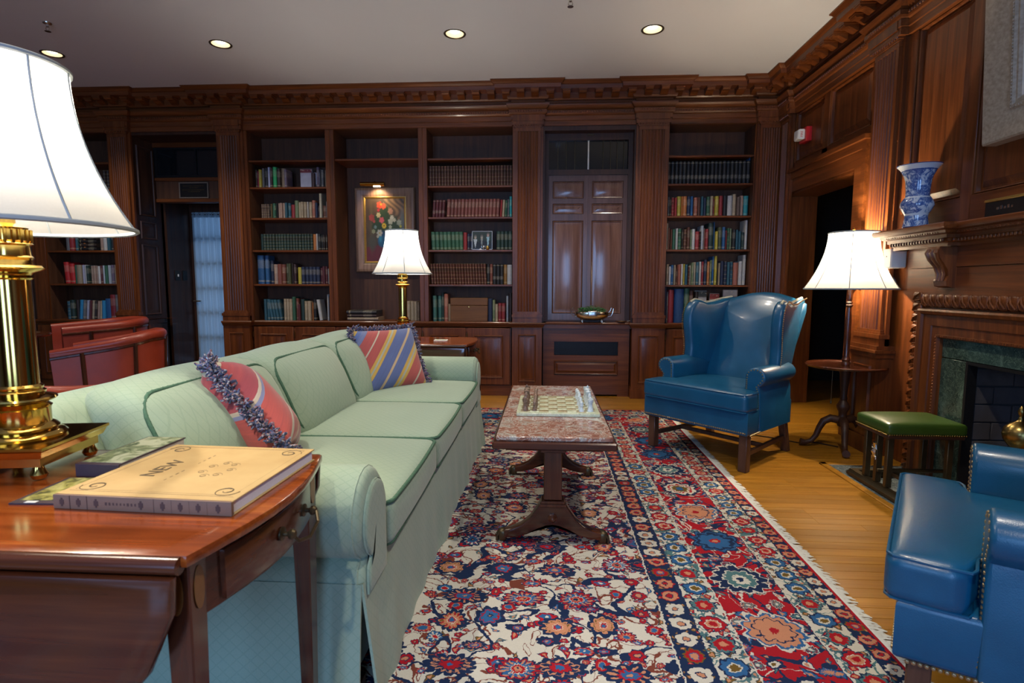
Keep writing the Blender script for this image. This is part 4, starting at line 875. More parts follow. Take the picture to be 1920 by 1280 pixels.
# ================================================================ BOOKS
PAL = dict(dk=('dark brown', (.035, .022, .018)), bk=('black', (.016, .016, .018)), mg=('magenta', (.35, .02, .10)), ye=('yellow', (.55, .45, .05)), gy=('grey', (.16, .16, .17)), lv=('lavender white', (.48, .50, .66)), db=('dark plum', (.05, .025, .03)), gn=('green', (.04, .14, .08)), gg=('bright green', (.03, .50, .16)),
    tn=('tan', (.30, .21, .13)), mv=('mauve', (.17, .13, .19)), wh=('white', (.62, .62, .60)), tb=('taupe', (.16, .105, .08)), tg=('patterned green', (.05, .16, .13)), gd=('olive gilt', (.15, .10, .04)), pk=('pinkish beige', (.40, .27, .21)), te=('teal', (.03, .12, .17)), rd=('red', (.33, .03, .035)),
    sg=('sage green', (.20, .26, .14)), be=('beige', (.44, .35, .23)), sa=('salmon', (.48, .17, .11)), nv=('navy', (.018, .03, .075)), cr=('cream', (.55, .50, .36)), br=('brown', (.13, .045, .025)), dg=('dark green', (.018, .05, .042)), Or=('orange', (.52, .18, .045)), bl=('blue', (.025, .12, .30)), rb=('russet patterned', (.24, .07, .045)),
    ol=('olive', (.075, .085, .035)), pl=('plum', (.08, .04, .05)), mr=('maroon', (.12, .025, .03)), wb=('white and blue', (.50, .56, .62)), oc=('ochre', (.34, .16, .03)), co=('coral', (.42, .14, .09)), tq=('turquoise', (.02, .34, .38)), bb=('bright blue', (.03, .28, .55)), dr=('dusty red', (.24, .075, .06)), lb=('leather brown', (.12, .035, .022)), gb=('green-black', (.02, .035, .032)), cb=('cloth brown', (.15, .062, .04)), bd=('bright red', (.52, .02, .02)))
def unit_book():
    g = G(); p = [(-.5, 1.0), (-.5, .10)]
    for k in range(1, 6): a = pi * k / 6; p.append((-.5 * cos(a), .10 - .10 * sin(a)))
    p += [(.5, .10), (.5, 1.0)]; n = len(p); q = [(.42, 1.0), (.42, .12), (-.42, .12), (-.42, 1.0)]
    out = p + q; m = len(out); g.add([(x, y, 0) for x, y in out] + [(x, y, 1) for x, y in out], [(i, (i + 1) % m, m + (i + 1) % m, m + i) for i in range(m)], 0)
    for z in (0, 1): g.add([(x, y, z) for x, y in p], [list(range(n)) if z else list(range(n))[::-1]], 0)
    g.box(-.43, .11, .015, .43, .985, .982, 1); return g
UB = unit_book(); BMESH = {k: mesh('book', UB, [M['book_' + k], M['page']], ang=30, recalc=True) for k in ('plain', 'band', 'title', 'crest')}
nbook = 0
ORD = 'first second third fourth fifth sixth seventh eighth ninth tenth eleventh twelfth thirteenth fourteenth fifteenth sixteenth seventeenth eighteenth nineteenth twentieth'.split()
def ordn(n, tot):
    if n <= tot / 2 or n == 1: return ('leftmost' if n == 1 else (ORD[n - 1] if n <= 20 else '%dth' % n) + ' from left')
    k = tot - n + 1; return 'rightmost' if k == 1 else (ORD[k - 1] if k <= 20 else '%dth' % k) + ' from right'
def put_book(name, kind, colr, x, yv, z, w, d, h, label, group, lean=0, rz=0, lie=False):
    o = bpy.data.objects.new(name, BMESH[kind]); COL.objects.link(o); v = R.uniform(.85, 1.12); o.color = (*[min(1, q * v) for q in colr], 1)
    if lie: o.scale = (w, d, h); o.rotation_euler = (0, pi / 2, 0); o.location = (x - h / 2, yv, z + w / 2)
    else:
        o.scale = (w, d, h); o.rotation_euler = (0, radians(lean), rz); o.location = (x, yv, z + abs(sin(radians(lean))) * w * .5 + .0005)
    setp(o, label, 'book', group); return o
def shelf_row(spec, xl, z, sc, where, row, hmax=.33, y0=6.075, xmax=None):
    # spec tokens: colour width height [lean]; _gap; N*colour width height = a matching set
    items = []; toks = [q.strip() for q in spec.split(';')]
    for q in toks:
        p = q.split()
        if p[0][0] == '_': items.append(('gap', float(p[0][1:])))
        elif '*' in p[0]:
            n, c = p[0].split('*'); fl = p[4] if len(p) > 4 else ''
            for k in range(int(n)): items.append(('set', c, float(p[1]), float(p[2]), float(p[3]) if len(p) > 3 else 0, fl))
        else: items.append(('bk', p[0], float(p[1]), float(p[2]), float(p[3]) if len(p) > 3 else 0, ''))
    tot = sum(1 for i in items if i[0] != 'gap'); nset = sum(1 for i in items if i[0] == 'set'); k = 0; ks = 0; x = xl
    tw = sum(i[1] if i[0] == 'gap' else i[2] for i in items) * sc; xmax = xmax if xmax is not None else next((b_[1] - .010 for b_ in (X0, X1, X3, X5) if b_[0] <= xl <= b_[1]), None)
    fit = min(1, (xmax - xl) / tw) if xmax is not None else 1
    for it in items:
        if it[0] == 'gap': x += it[1] * sc * fit; continue
        k += 1; kind, c, w, h, lean, fl = it; w *= sc * fit; h = min(h * sc, hmax); cn, colr = PAL[c]
        kn = {'b': 'band', 't': 'title', 'c': 'crest', '': 'plain'}[fl] if kind == 'set' else R.choice(['plain', 'title', 'title', 'plain', 'band'] if c in ('lb', 'dk', 'br', 'rd', 'nv', 'gn', 'dg', 'te') else ['plain', 'title', 'title'])
        size = 'tall' if h > .262 else 'short' if h < .178 else 'slim' if w < .022 else 'thick' if w > .048 else ''
        if kind == 'set': ks += 1; lb = '%s in the matching %s set, %s, %s' % (ordn(ks, nset), cn, row, where); nm = 'bound_volume'
        else: lb = ('%s %s book, %s, %s, %s' % (size, cn, ordn(k, tot), row, where)).strip(); nm = 'hardback_book'
        ww = max(.008, w - .0012); d = R.uniform(.145, .175)
        yy = y0 + (R.uniform(-.004, .010) if kind == 'set' else R.uniform(-.012, .022))
        put_book(nm, kn, colr, x + w / 2, yy, z, ww, min(d, 6.32 - yy), h, lb[0].upper() + lb[1:], ('matching %s volumes on the %s, %s' % (cn, row, where)) if kind == 'set' else 'books on the %s, %s' % (row, where), lean)
        x += w
    import os
    if os.environ.get('DBG'): print('ROW', where, row, round(x, 3))
    return x
RN = ['top row', 'second row', 'third row', 'fourth row', 'bottom row']
W1, W3, W5, W0 = 'bookcase left of painting', 'bookcase right of painting', 'bookcase behind blue chair', 'far left bookcase'
a64, a58 = .000914, .001005
xl = X1[0] + .01
shelf_row('_36;dk 22 215;mg 14 200;ye 34 218;gy 28 235;bk 42 240;_4;lv 36 245;db 32 235;gg 48 245;_3;dk 44 225;tn 52 232;mv 30 215;_138;_12;_138;_12;db 46 170;_10;mv 36 240;bk 32 220;gy 30 205;tn 30 205', xl, SHZ[1], a64, W1, RN[0])
def face_book(x, z, w, h, colr, band, label, y=6.10, bandtop=True, d=.03):
    t = Thing('display_book', label, 'book', (x, y, z), world=True, group=None)
    g = G().cbox(x - w / 2, y, z + .0005, x + w / 2, y + d, z + h, .002); o = t.part('cover', g, M['book_plain']); o.color = (*colr, 1)
    b0, b1 = ((.80, .985) if bandtop else (.02, .22)); o = t.part('cover_band', G().box(x - w / 2 + .001, y - .0012, z + h * b0, x + w / 2 - .001, y + .001, z + h * b1), M['book_title']); o.color = (*band, 1)
face_book(xl + .595, SHZ[1], .130, .205, (.50, .50, .60), (.22, .02, .04), 'White book with a red band displayed face out, top row, bookcase left of painting')
face_book(xl + .735, SHZ[1], .122, .165, (.45, .45, .58), (.02, .03, .07), 'Small white book with a navy band displayed face out, top row left of painting', bandtop=False)
shelf_row('_84;4*tb 25 170 0 b;bk 12 175;gd 24 175;_6;gn 28 178;gn 20 178;bk 20 180;pk 32 180;pk 30 182;pk 30 182;te 32 185;te 34 182;rd 48 165;sg 48 212;be 36 192;be 36 194;be 36 192;wh 18 195;be 36 195;sa 44 215;nv 32 185;db 26 150;cr 34 290;br 48 150;gy 22 195;mv 14 195', xl, SHZ[2], a64, W1, RN[1])
shelf_row('_52;dg 34 180;_4;17*dg 33 178 0 b;Or 42 176;wh 18 180;bk 30 178;bk 28 170;dk 26 168;dk 26 168;dk 24 168', xl, SHZ[3], a58, W1, RN[2])
shelf_row('_14;bl 72 315;_8;bl 44 315;_14;nv 34 260;pk 50 218;rb 48 220;rb 44 218;ol 34 225;ol 30 225;dk 26 230;pl 26 220;_16;ye 48 185;5*nv 42 190 0 t;mr 34 180;mr 34 195;mr 30 195;wb 24 170', xl, SHZ[4], a58, W1, RN[3])
shelf_row('_66;te 36 235;te 34 235;_6;4*te 34 228 -8 t;_22;be 34 240;be 34 238;be 34 238;gn 34 262;rb 28 245;mr 26 180;dg 46 235;be 38 215;be 38 215;_8;Or 20 200;bk 36 235;_30;wh 36 232 -8;_52;wh 24 290;dk 40 270', xl, LEDGE, a58, W1, RN[4])
xl = X3[0] + .004
shelf_row('28*cb 36 235 0 b', xl, SHZ[1], a64, W3, RN[0])
shelf_row('_28;4*mr 38 205 4 c;_24;15*dr 42 212 3 p'.replace(' p', ' t'), xl, SHZ[2], a64, W3, RN[1])
shelf_row('rd 30 200 3;be 36 200 3;gn 34 195 3;gy 34 210;tq 38 240', -.502, SHZ[2], a64, 'right end, ' + W3, RN[1])
shelf_row('_20;8*gn 44 195 -2 t;rd 42 188;2*nv 32 175 0 t;_258;4*dg 43 200 0 t', xl, SHZ[3], a58, W3, RN[2])
shelf_row('_8;20*lb 31 222 -3 b;bk 34 220;rb 30 220;3*bk 40 220 0 c;oc 40 215;wh 54 212', xl, SHZ[4], a58, W3, RN[3])
shelf_row('_26;tg 40 280;_12;tg 42 280;dg 30 315;co 44 300;tn 34 190', xl, LEDGE, a58, 'left of the wooden box', RN[4])
def shelf_right(spec, xr_, z, sc, where, row, **k):
    w = sum(float(q.split()[0][1:]) if q.strip()[0] == '_' else float(q.split()[1]) * (int(q.split()[0].split('*')[0]) if '*' in q else 1) for q in [p.strip() for p in spec.split(';')]) * sc
    return shelf_row(spec, xr_ - w, z, sc, where, row, **k)
shelf_right('nv 56 250;sg 28 235;be 32 190;rd 42 200;rd 42 200;_8;wb 26 280;dk 38 310', X3[1] - .006, LEDGE, a58, 'right of the wooden box', RN[4])
t = Thing('wooden_box', 'plain brown wooden box standing on the ledge in the bookcase right of painting', 'box', (-.80, 6.08, LEDGE), world=True)
bx0, bx1 = xl + .225, xl + .635
t.part('body', G().cbox(bx0, 6.07, LEDGE, bx1, 6.28, LEDGE + .175, .004), M['boxwood']); t.part('lid', G().cbox(bx0 - .002, 6.068, LEDGE + .177, bx1 + .002, 6.282, LEDGE + .258, .005), M['boxwood'])
t.part('keyhole', G().lathe([(0, 0), (.006, 0), (.006, .004)], 10).xf(Matrix.Translation(((bx0 + bx1) / 2, 6.068, LEDGE + .16)) @ Matrix.Rotation(pi / 2, 4, 'X')), M['brass'])
xl = X5[0] + .004
shelf_row('21*bk 46 258 0 c', xl, SHZ[1], a64, W5, RN[0]); shelf_row('bl 14 300', X5[1] - .024, SHZ[1], a64, 'right end, ' + W5, RN[0])
shelf_row('gy 26 225;gy 22 222;dk 20 225;rd 34 215;rd 30 210;_4;ye 50 228;Or 22 228;Or 50 230;nv 42 228;bl 32 228;_4;co 46 212;br 42 215;te 32 225;nv 34 210;gn 40 220;be 34 225;rd 22 200;ye 46 225;rd 50 228;bk 54 230;wh 62 230;be 48 250;tb 42 215;pk 44 230;tq 62 230', xl, SHZ[2], a64, W5, RN[1])
shelf_row('cr 32 275;br 26 230;br 22 215;gn 34 215;wh 24 222;gn 38 220;dk 20 215;br 38 212;br 36 235;sg 18 210;wh 34 215;rd 46 190;dk 14 190;wb 30 250;pk 16 225;rd 34 215;dg 58 280;bl 14 290;ye 30 190;ol 44 235;bl 34 235;rd 24 200;gn 24 225;sg 24 222;bk 38 210;te 28 205;te 30 190;dg 32 180;_4;wh 30 305', xl, SHZ[3], a58, W5, RN[2])
shelf_row('sg 20 205;tn 34 218;wh 26 195;bl 28 210;be 22 210;br 20 170;co 34 215;wh 26 220;ye 18 220;te 34 215;br 16 190;cr 20 205;sg 22 235;be 28 240;te 34 240;wh 22 245;rd 28 245;nv 34 265;Or 32 245;sg 22 260;bl 24 300;ye 30 305;dk 16 230;be 18 230;nv 38 250;nv 34 245;te 34 240;te 38 245;co 58 235;wh 40 250;wh 36 315', xl, SHZ[4], a58, W5, RN[3])
shelf_row('nv 38 380;gy 14 330;rd 58 350;_6', xl, LEDGE, a58, W5, RN[4], hmax=.385)
o = put_book('hardback_book', 'plain', (.012, .07, .22), xl + .168, 6.07, LEDGE, .10, .20, .362, 'Thick tall blue book with pale vertical lettering, bottom row behind blue chair', 'books on the bottom row, ' + W5)
TXT = []
def text(s, size, Mx, mat, name='lettering', parent=None, ext=.0006, align='CENTER', off=(0, 0, 0)):
    cu = bpy.data.curves.new(name, 'FONT'); cu.body = s; cu.size = size; cu.align_x = align; cu.align_y = 'CENTER'; cu.extrude = ext; cu.materials.append(mat); cu.resolution_u = 3
    o = bpy.data.objects.new(name, cu); COL.objects.link(o); TXT.append((o, parent, Mx, name)); return o
text('Japanese', .052, Matrix.Translation((xl + .168, 6.068, LEDGE + .235)) @ Matrix.Rotation(pi / 2, 4, 'X') @ Matrix.Rotation(-pi / 2, 4, 'Z'), M['letter'], parent=o)
shelf_row('gn 54 365;br 44 340;_14;dk 36 330', xl + .222, LEDGE, a58, 'right of the blue lettered book', RN[4], hmax=.385)
for k, (x, w, h, cc, bd_, lb) in enumerate(((1.665, .125, .345, (.45, .45, .44), (.03, .05, .05), 'Black and white book displayed face out behind the blue chair back, left one'), (1.81, .10, .315, (.48, .45, .40), (.35, .03, .03), 'Cream book with a red band displayed face out behind the blue chair'), (1.975, .15, .355, (.30, .32, .32), (.55, .56, .55), 'Grey book with a pale band displayed face out behind the blue chair, right one'))): face_book(x, LEDGE, w, h, cc, bd_, lb)
xl = X0[0] + .05
s0 = .00137
shelf_row('_70;gy 40 170;rd 42 175;te 24 170;gn 22 170;wh 26 165;Or 28 172', xl + .02, SHZ[3], s0, 'left of the lying stack', RN[2])
shelf_right('pk 28 165;wh 34 170;te 26 160;bk 20 165;br 40 170;gy 22 160', X0[1] - .02, SHZ[3], s0, W0, RN[2])
for k in range(4): put_book('hardback_book', 'title', PAL['dk'][1] if k % 2 else PAL['bk'][1], -5.20, 6.075, SHZ[3] + .042 * k, .04, .16, .21, '%s of four dark books lying in a stack, far left bookcase' % ('Lowest', 'Second lowest', 'Third', 'Topmost')[k], 'flat stack in the far left bookcase', lie=True)
shelf_row('_60;bd 46 178 -3;bd 48 165 -3;gn 26 155;be 44 155;lv 24 155;wh 24 155;dg 26 150;pk 24 148;pk 24 150;pk 24 147;wh 24 145;mr 24 150;wb 26 150;gn 30 150;wb 26 152;mv 28 155;be 48 155;Or 24 165', xl, SHZ[4], s0, W0, RN[3])
shelf_row('_58;te 34 150;dg 40 160;dk 30 160;bb 30 160 6;gy 24 158 6;lv 24 157 6;mr 22 155 6;be 26 155 6;dk 24 152 6;pk 24 150 6;be 26 152 6;bb 30 155 3;bl 50 172;rd 48 205;gy 42 205', xl, LEDGE, s0, W0, RN[4])
shelf_right('8*rb 22 150 0 b', X0[1] - .02, SHZ[2], s0, W0, RN[1]); shelf_right('4*dk 26 150 0 b', X0[1] - .02, SHZ[1], s0, W0, RN[0])
# painting niche: three books lying flat, four upright
for k, (w, cc, nm, xx, hh) in enumerate(((.040, (.34, .25, .17), 'cream', -2.035, .35), (.032, (.055, .03, .035), 'dark maroon', -2.045, .33), (.040, (.035, .035, .04), 'black', -2.05, .34))):
    zz = LEDGE + (0, .041, .074)[k]; put_book('hardback_book', 'title', cc, xx, 6.07, zz, w, .24, hh, '%s book lying flat, %s of the stack under the flower painting' % (nm.capitalize(), ('bottom', 'middle', 'top')[k]), 'flat stack under the flower painting', lie=True)
shelf_row('gd 14 190;_16;be 46 215;be 44 212;be 40 214;tn 26 205', -1.60, LEDGE, a58, 'niche under the flower painting', 'ledge', y0=6.16)
# ================================================================ things standing on the shelves
def painted(name, w, h, nu, nv, fn, mat, to):     # canvas with a per-vertex painted colour
    vs = []; cs = []
    for j in range(nv + 1):
        for i in range(nu + 1): vs.append(to(i / nu, j / nv)); cs.append((*fn(i / nu, j / nv), 1))
    fs = [(j * (nu + 1) + i, j * (nu + 1) + i + 1, (j + 1) * (nu + 1) + i + 1, (j + 1) * (nu + 1) + i) for j in range(nv) for i in range(nu)]
    me = bpy.data.meshes.new(name); me.from_pydata(vs, [], fs); me.materials.append(mat); at = me.color_attributes.new('paint', 'FLOAT_COLOR', 'POINT')
    at.data.foreach_set('color', [q for c in cs for q in c]); return me
def blob(c, u, v, cu, cv, ru, rv, col, soft=.25, pet=0, ph=0):
    dx, dy = (u - cu) / ru, (v - cv) / rv; r = sqrt(dx * dx + dy * dy)
    if pet: r /= (.78 + .3 * abs(cos(pet * atan2(dy, dx) / 2 + ph)))
    if r > 1: return c
    k = min(1, (1 - r) / soft); return tuple(lerp(a, q, k) for a, q in zip(c, col))
# photograph frame
def photo(u, v):
    c = (.018 + .012 * v, .035 + .012 * v, .03 + .01 * v)
    for cu, hv, skin, shirt, sw in ((.17, .66, (.34, .30, .25), (.40, .46, .50), .09), (.48, .66, (.30, .28, .24), (.22, .25, .25), .05), (.78, .78, (.40, .28, .25), (.30, .50, .58), .07)):
        c = blob(c, u, v, cu, .18, .19, .42, (.012, .016, .022), .2)
        if .1 < v < hv - .10 and abs(u - cu) < sw * (v - .08) / (hv - .18): c = shirt
        c = blob(c, u, v, cu, hv, .062, .125, skin, .3); c = blob(c, u, v, cu, hv + .09, .06, .06, (.12, .11, .10), .3)
    return c
px0, px1, pz0, pz1, py = -.805, -.580, SHZ[3] + .002, SHZ[3] + .205, 6.055
t = Thing('framed_photograph', 'silver framed photograph of three people in dark suits on the third row', 'photo frame', (-.69, py, SHZ[3]), world=True)
t.part('print', painted('print', 1, 1, 46, 40, photo, M['photo'], lambda u, v: (lerp(px0, px1, u) - t.off[0], py + .004 + .02 * v - t.off[1], lerp(pz0, pz1, v) - t.off[2])), None)
g = G(); w = .008
for a in ((px0, pz0, px0 + w, pz1), (px1 - w, pz0, px1, pz1), (px0, pz0, px1, pz0 + w), (px0, pz1 - w, px1, pz1)): g.cbox(a[0], py - .002, a[1], a[2], py + .010, a[3], .001)
g.v = [(x, y_ + .02 * (z - pz0) / (pz1 - pz0), z) for x, y_, z in g.v]
t.part('frame', g, M['silver']); t.part('back', G().box(px0, py + .024, pz0, px1, py + .028, pz1 - .01), M['black'])
t = Thing('trinket', 'small polished silver cup in front of the photograph', 'cup', (-.672, 6.045, SHZ[3])); t.part('cup', G().lathe([(0, 0), (.012, 0), (.012, .004), (.005, .010), (.006, .016), (.018, .028), (.020, .046), (.017, .046), (.015, .030), (0, .022)], 20), M['silver'])
for s in (-1, 1): t.part('handle', G().tube([(s * .018, 0, .040), (s * .028, 0, .038), (s * .026, 0, .026), (s * .016, 0, .024)], .002, 6), M['silver'])
t = Thing('trinket', 'small round brass pot in front of the photograph', 'pot', (-.632, 6.045, SHZ[3])); t.part('body', G().lathe([(0, 0), (.010, 0), (.020, .014), (.021, .024), (.014, .036), (.012, .042), (.008, .042), (.010, .034), (0, .02)], 20), M['brass'])
t = Thing('trinket', 'tiny pale folded paper beside the silver cup on the third row', 'paper', (-.71, 6.045, SHZ[3])); t.part('sheet', G().prism([(-.02, 0), (.02, 0), (.004, .018)], -.012, .012, 'y'), M['white'])
# flower painting
def flowers(u, v):
    import math as m_
    n = .5 + .25 * sin(u * 21 + 3 * sin(v * 9)) * sin(v * 17 + 2 * sin(u * 11)); c = (.05 + .045 * n, .030 + .028 * n, .015 + .012 * n)
    if v > .55 and u > .45: k = (.5 + .5 * sin(u * 40 + 6 * sin(v * 14))) * min(1, (v - .55) * 4); c = tuple(lerp(a, q, .75 * k) for a, q in zip(c, (.30, .17, .07)))
    if v < .22 + .04 * sin(u * 7): c = (.11 + .05 * n, .018, .022)
    c = blob(c, u, v, .14, .55, .06, .5, (.10, .075, .03), .6); c = blob(c, u, v, .95, .62, .09, .3, (.09, .11, .11), .6)
    c = blob(c, u, v, .16, .3, .12, .16, (.07, .065, .04), .5)
    for cu, cv, ru, rv in ((.45, .62, .26, .24), (.28, .6, .16, .16), (.68, .58, .2, .2), (.5, .78, .14, .14), (.82, .56, .12, .12)): c = blob(c, u, v, cu, cv, ru, rv, (.012 + .02 * n, .035 + .03 * n, .014), .35, 7)
    c = blob(c, u, v, .41, .34, .13, .13, (.01, .10, .20), .3); c = blob(c, u, v, .37, .37, .05, .08, (.03, .24, .36), .6); c = blob(c, u, v, .43, .45, .07, .05, (.01, .05, .12), .4)
    for cu, cv, r, col, p in ((.36, .90, .085, (.62, .06, .02), 5), (.46, .88, .075, (.60, .09, .03), 5), (.40, .91, .03, (.65, .30, .02), 0), (.33, .82, .04, (.42, .03, .04), 5), (.33, .74, .065, (.52, .46, .24), 6), (.41, .66, .075, (.58, .10, .12), 5), (.47, .57, .068, (.62, .44, .02), 9), (.47, .57, .022, (.2, .09, .01), 0), (.35, .455, .085, (.46, .46, .38), 6), (.35, .455, .02, (.4, .3, .05), 0), (.56, .43, .085, (.45, .12, .07), 6), (.53, .39, .05, (.50, .18, .09), 5), (.15, .70, .085, (.30, .045, .035), 6), (.21, .64, .04, (.36, .06, .05), 5), (.19, .48, .055, (.28, .30, .16), 6), (.24, .55, .045, (.16, .25, .24), 6), (.64, .64, .075, (.40, .42, .32), 5), (.68, .70, .06, (.46, .46, .36), 6), (.63, .55, .05, (.34, .38, .28), 5), (.74, .66, .05, (.42, .42, .32), 5), (.86, .62, .075, (.26, .30, .22), 6), (.90, .56, .035, (.42, .40, .06), 5), (.80, .48, .05, (.30, .10, .10), 5), (.64, .80, .075, (.40, .20, .12), 6), (.30, .40, .04, (.40, .40, .30), 6)):
        c = blob(c, u, v, cu, cv, r, r * .75, tuple(q * (.72 + .5 * n) for q in col), .3, p, cu * 9)
    return c
A = (-2.185, 1.355, -1.49, 2.31); fy = 6.345
t = Thing('flower_painting', 'framed oil painting of a flower vase hanging in the bookcase niche', 'painting', (-1.84, fy, 1.355), world=True)
fw, gw = .105, .022; i0, i1, j0, j1 = A[0] + fw, A[2] - fw, A[1] + fw, A[3] - fw
def mitre_frame(x0, z0, x1, z1, prof, y, mat, name, ang=20, to=None):
    to = to or (lambda u, o, v: (u, y - o, v)); vs = []; fs = []
    for d, o in prof:
        for u, v in ((x0 + d, z0 + d), (x1 - d, z0 + d), (x1 - d, z1 - d), (x0 + d, z1 - d)): vs.append(to(u, o, v))
    for r in range(len(prof) - 1):
        for k in range(4): fs.append((r * 4 + k, r * 4 + (k + 1) % 4, (r + 1) * 4 + (k + 1) % 4, (r + 1) * 4 + k))
    return t.part(name, G().add(vs, fs), mat, ang=ang, recalc=False)
mitre_frame(*A, [(0, -.04), (0, .012), (.012, .026), (.035, .030), (.075, .022), (.098, .012), (fw, .012), (fw, -.01)], fy, M['walframe'], 'frame')
mitre_frame(i0 - .002, j0 - .002, i1 + .002, j1 + .002, [(0, -.01), (0, .015), (.008, .016), (gw, .004), (gw, -.012)], fy, M['gilt'], 'gilt_slip')
t.part('canvas', painted('canvas', 1, 1, 110, 150, flowers, M['paint'], lambda u, v: (lerp(i0 + gw - .002, i1 - gw + .002, u) - t.off[0], fy - .002 - t.off[1], lerp(j0 + gw - .002, j1 - gw + .002, v) - t.off[2])), None)
t = Thing('picture_light', 'brass picture light above the flower painting', 'lamp', (-1.93, fy, 2.30), world=True)
t.part('hood', G().lathe([(0, -.135), (.030, -.135), (.030, .135), (0, .135)], 20).xf(Matrix.Translation((-1.935, fy - .13, 2.325)) @ Matrix.Rotation(pi / 2, 4, 'Y') @ Matrix.Diagonal((.75, 1, 1, 1))), M['brass'], ang=50)
t.part('arm', G().tube([(-1.935, fy - .12, 2.33), (-1.935, fy - .05, 2.37), (-1.935, fy + .005, 2.36), (-1.935, fy + .01, 2.30)], .006, 8), M['brass'])
t.part('bulb', G().soft(-1.925, fy - .148, 2.293, -1.845, fy - .118, 2.306, r=.006, n=4), M['bulb'])
spot('picture_light', (-1.90, fy - .13, 2.285), 5.5, 120, rot=(radians(38), 0, 0), r=.03, colr=(1, .72, .42))
# silver bowl with greenery, little dish
t = Thing('silver_bowl', 'oval silver footed bowl with loop handles on the ledge by the cupboard', 'bowl', (.50, 6.02, LEDGE))
t.part('bowl', G().lathe([(0, .028), (.06, .028), (.105, .040), (.142, .062), (.155, .088), (.150, .112), (.154, .116), (.148, .118), (.140, .110), (.144, .090), (.12, .05), (0, .036)], 40, sx=1.18, sy=.62), M['silver'])
t.part('crest', G().soft(-.05, -.105, .065, .05, -.086, .128, r=.009, n=5), M['silver'], label='embossed crest plaque on the front')
for s in (-1, 1):
    t.part('handle', G().tube([(s * .165, 0, .06), (s * .205, 0, .07), (s * .222, 0, .11), (s * .228, 0, .150), (s * .205, 0, .158), (s * .196, 0, .13), (s * .180, 0, .11)], .0042, 7), M['silver'])
    for q in (-1, 1): t.part('foot', G().lathe([(0, 0), (.010, 0), (.011, .008), (.006, .018), (.010, .036), (0, .036)], 12, c=(s * .105, q * .055, 0)), M['silver'])
g = G()
for k in range(260):
    a = R.uniform(0, 2 * pi); rr_ = sqrt(R.random()); x, y_ = .15 * rr_ * cos(a), .075 * rr_ * sin(a); z = .10 + R.uniform(.0, .07) * (1.1 - rr_ * .6); an = R.uniform(0, 2 * pi); L = R.uniform(.02, .042); up = R.uniform(-.15, .8); d = Vector((cos(an), sin(an), up)).normalized(); s_ = Vector((-sin(an), cos(an), 0)) * L * .28; p = Vector((x, y_, z)); mid = p + d * L * .5 + Vector((0, 0, .006))
    g.add([p, mid + s_, p + d * L, mid - s_, mid + Vector((0, 0, .004))], [(0, 1, 4), (1, 2, 4), (2, 3, 4), (3, 0, 4)])
t = Thing('greenery', 'small leafy green plant filling the silver bowl', 'plant', (.50, 6.02, LEDGE)); t.part('foliage', g, M['leaf'], kind='stuff', recalc=False, ang=0)
t = Thing('small_dish', 'small silver dish with a tiny knob handle on the ledge right of the bowl', 'dish', (.815, 6.03, LEDGE)); t.part('dish', G().lathe([(0, .002), (.035, .002), (.058, .014), (.062, .020), (.056, .018), (.034, .006), (0, .006)], 24), M['silver']); t.part('knob', G().tube([(.05, 0, .014), (.085, 0, .018), (.092, 0, .020)], [.003, .003, .006], 8), M['silver'])
# ================================================================ RUG
t = Thing('area_rug', 'large knotted rug with cream floral field and wide red border', 'rug', (RX1, 2.5, 0))
g = G(); nx, ny = 40, 50
vs = [(lerp(RX0, RX1, i / nx) - t.o.location.x, lerp(RY0, RY1, j / ny) - 2.5, .011) for i in range(nx + 1) for j in range(ny + 1)]
me_o = t.part('pile', G().cbox(RX0, RY0, 0, RX1, RY1, .011, .004), M['rug'], ang=0)
# keep the pattern in world coordinates: the pile carries its own origin at the world origin
me_o.location = (-RX1, -2.5, 0)
g = G()
yy = RY0
while yy < RY1:
    L = R.uniform(.035, .065); a = R.uniform(-.5, .5); w = R.uniform(.0025, .005); p0 = Vector((RX1 - .004, yy, .009)); p1 = p0 + Vector((L * .5, L * .25 * a, -.001)); p2 = p0 + Vector((L, L * .5 * a + R.uniform(-.006, .006), -.006))
    for a_, b_ in ((p0, p1), (p1, p2)): g.add([a_ + Vector((0, -w, 0)), a_ + Vector((0, w, 0)), b_ + Vector((0, w * .8, 0)), b_ + Vector((0, -w * .8, 0)), (a_ + b_) / 2 + Vector((0, 0, .004))], [(0, 1, 4), (1, 2, 4), (2, 3, 4), (3, 0, 4)])
    yy += R.uniform(.004, .007)
fo = t.part('fringe', g, M['fringe'], kind='stuff', recalc=False, ang=0); fo.location = (-RX1, -2.5, 0)
# ================================================================ SOFA (long axis along y, facing +x)
SX0, SX1, SY0, SY1 = -1.53, -.49, 1.405, 4.07; AI0, AI1 = 1.615, 3.82
t = Thing('sofa', 'long pale green skirted three-seat sofa with dark green cord piping', 'sofa', (-1.0, 2.83, 0), world=True)
sf = M['sofa']
t.part('frame', G().cbox(SX0 + .04, SY0 + .10, .06, SX1 - .05, SY1 - .10, .36, .02), sf)
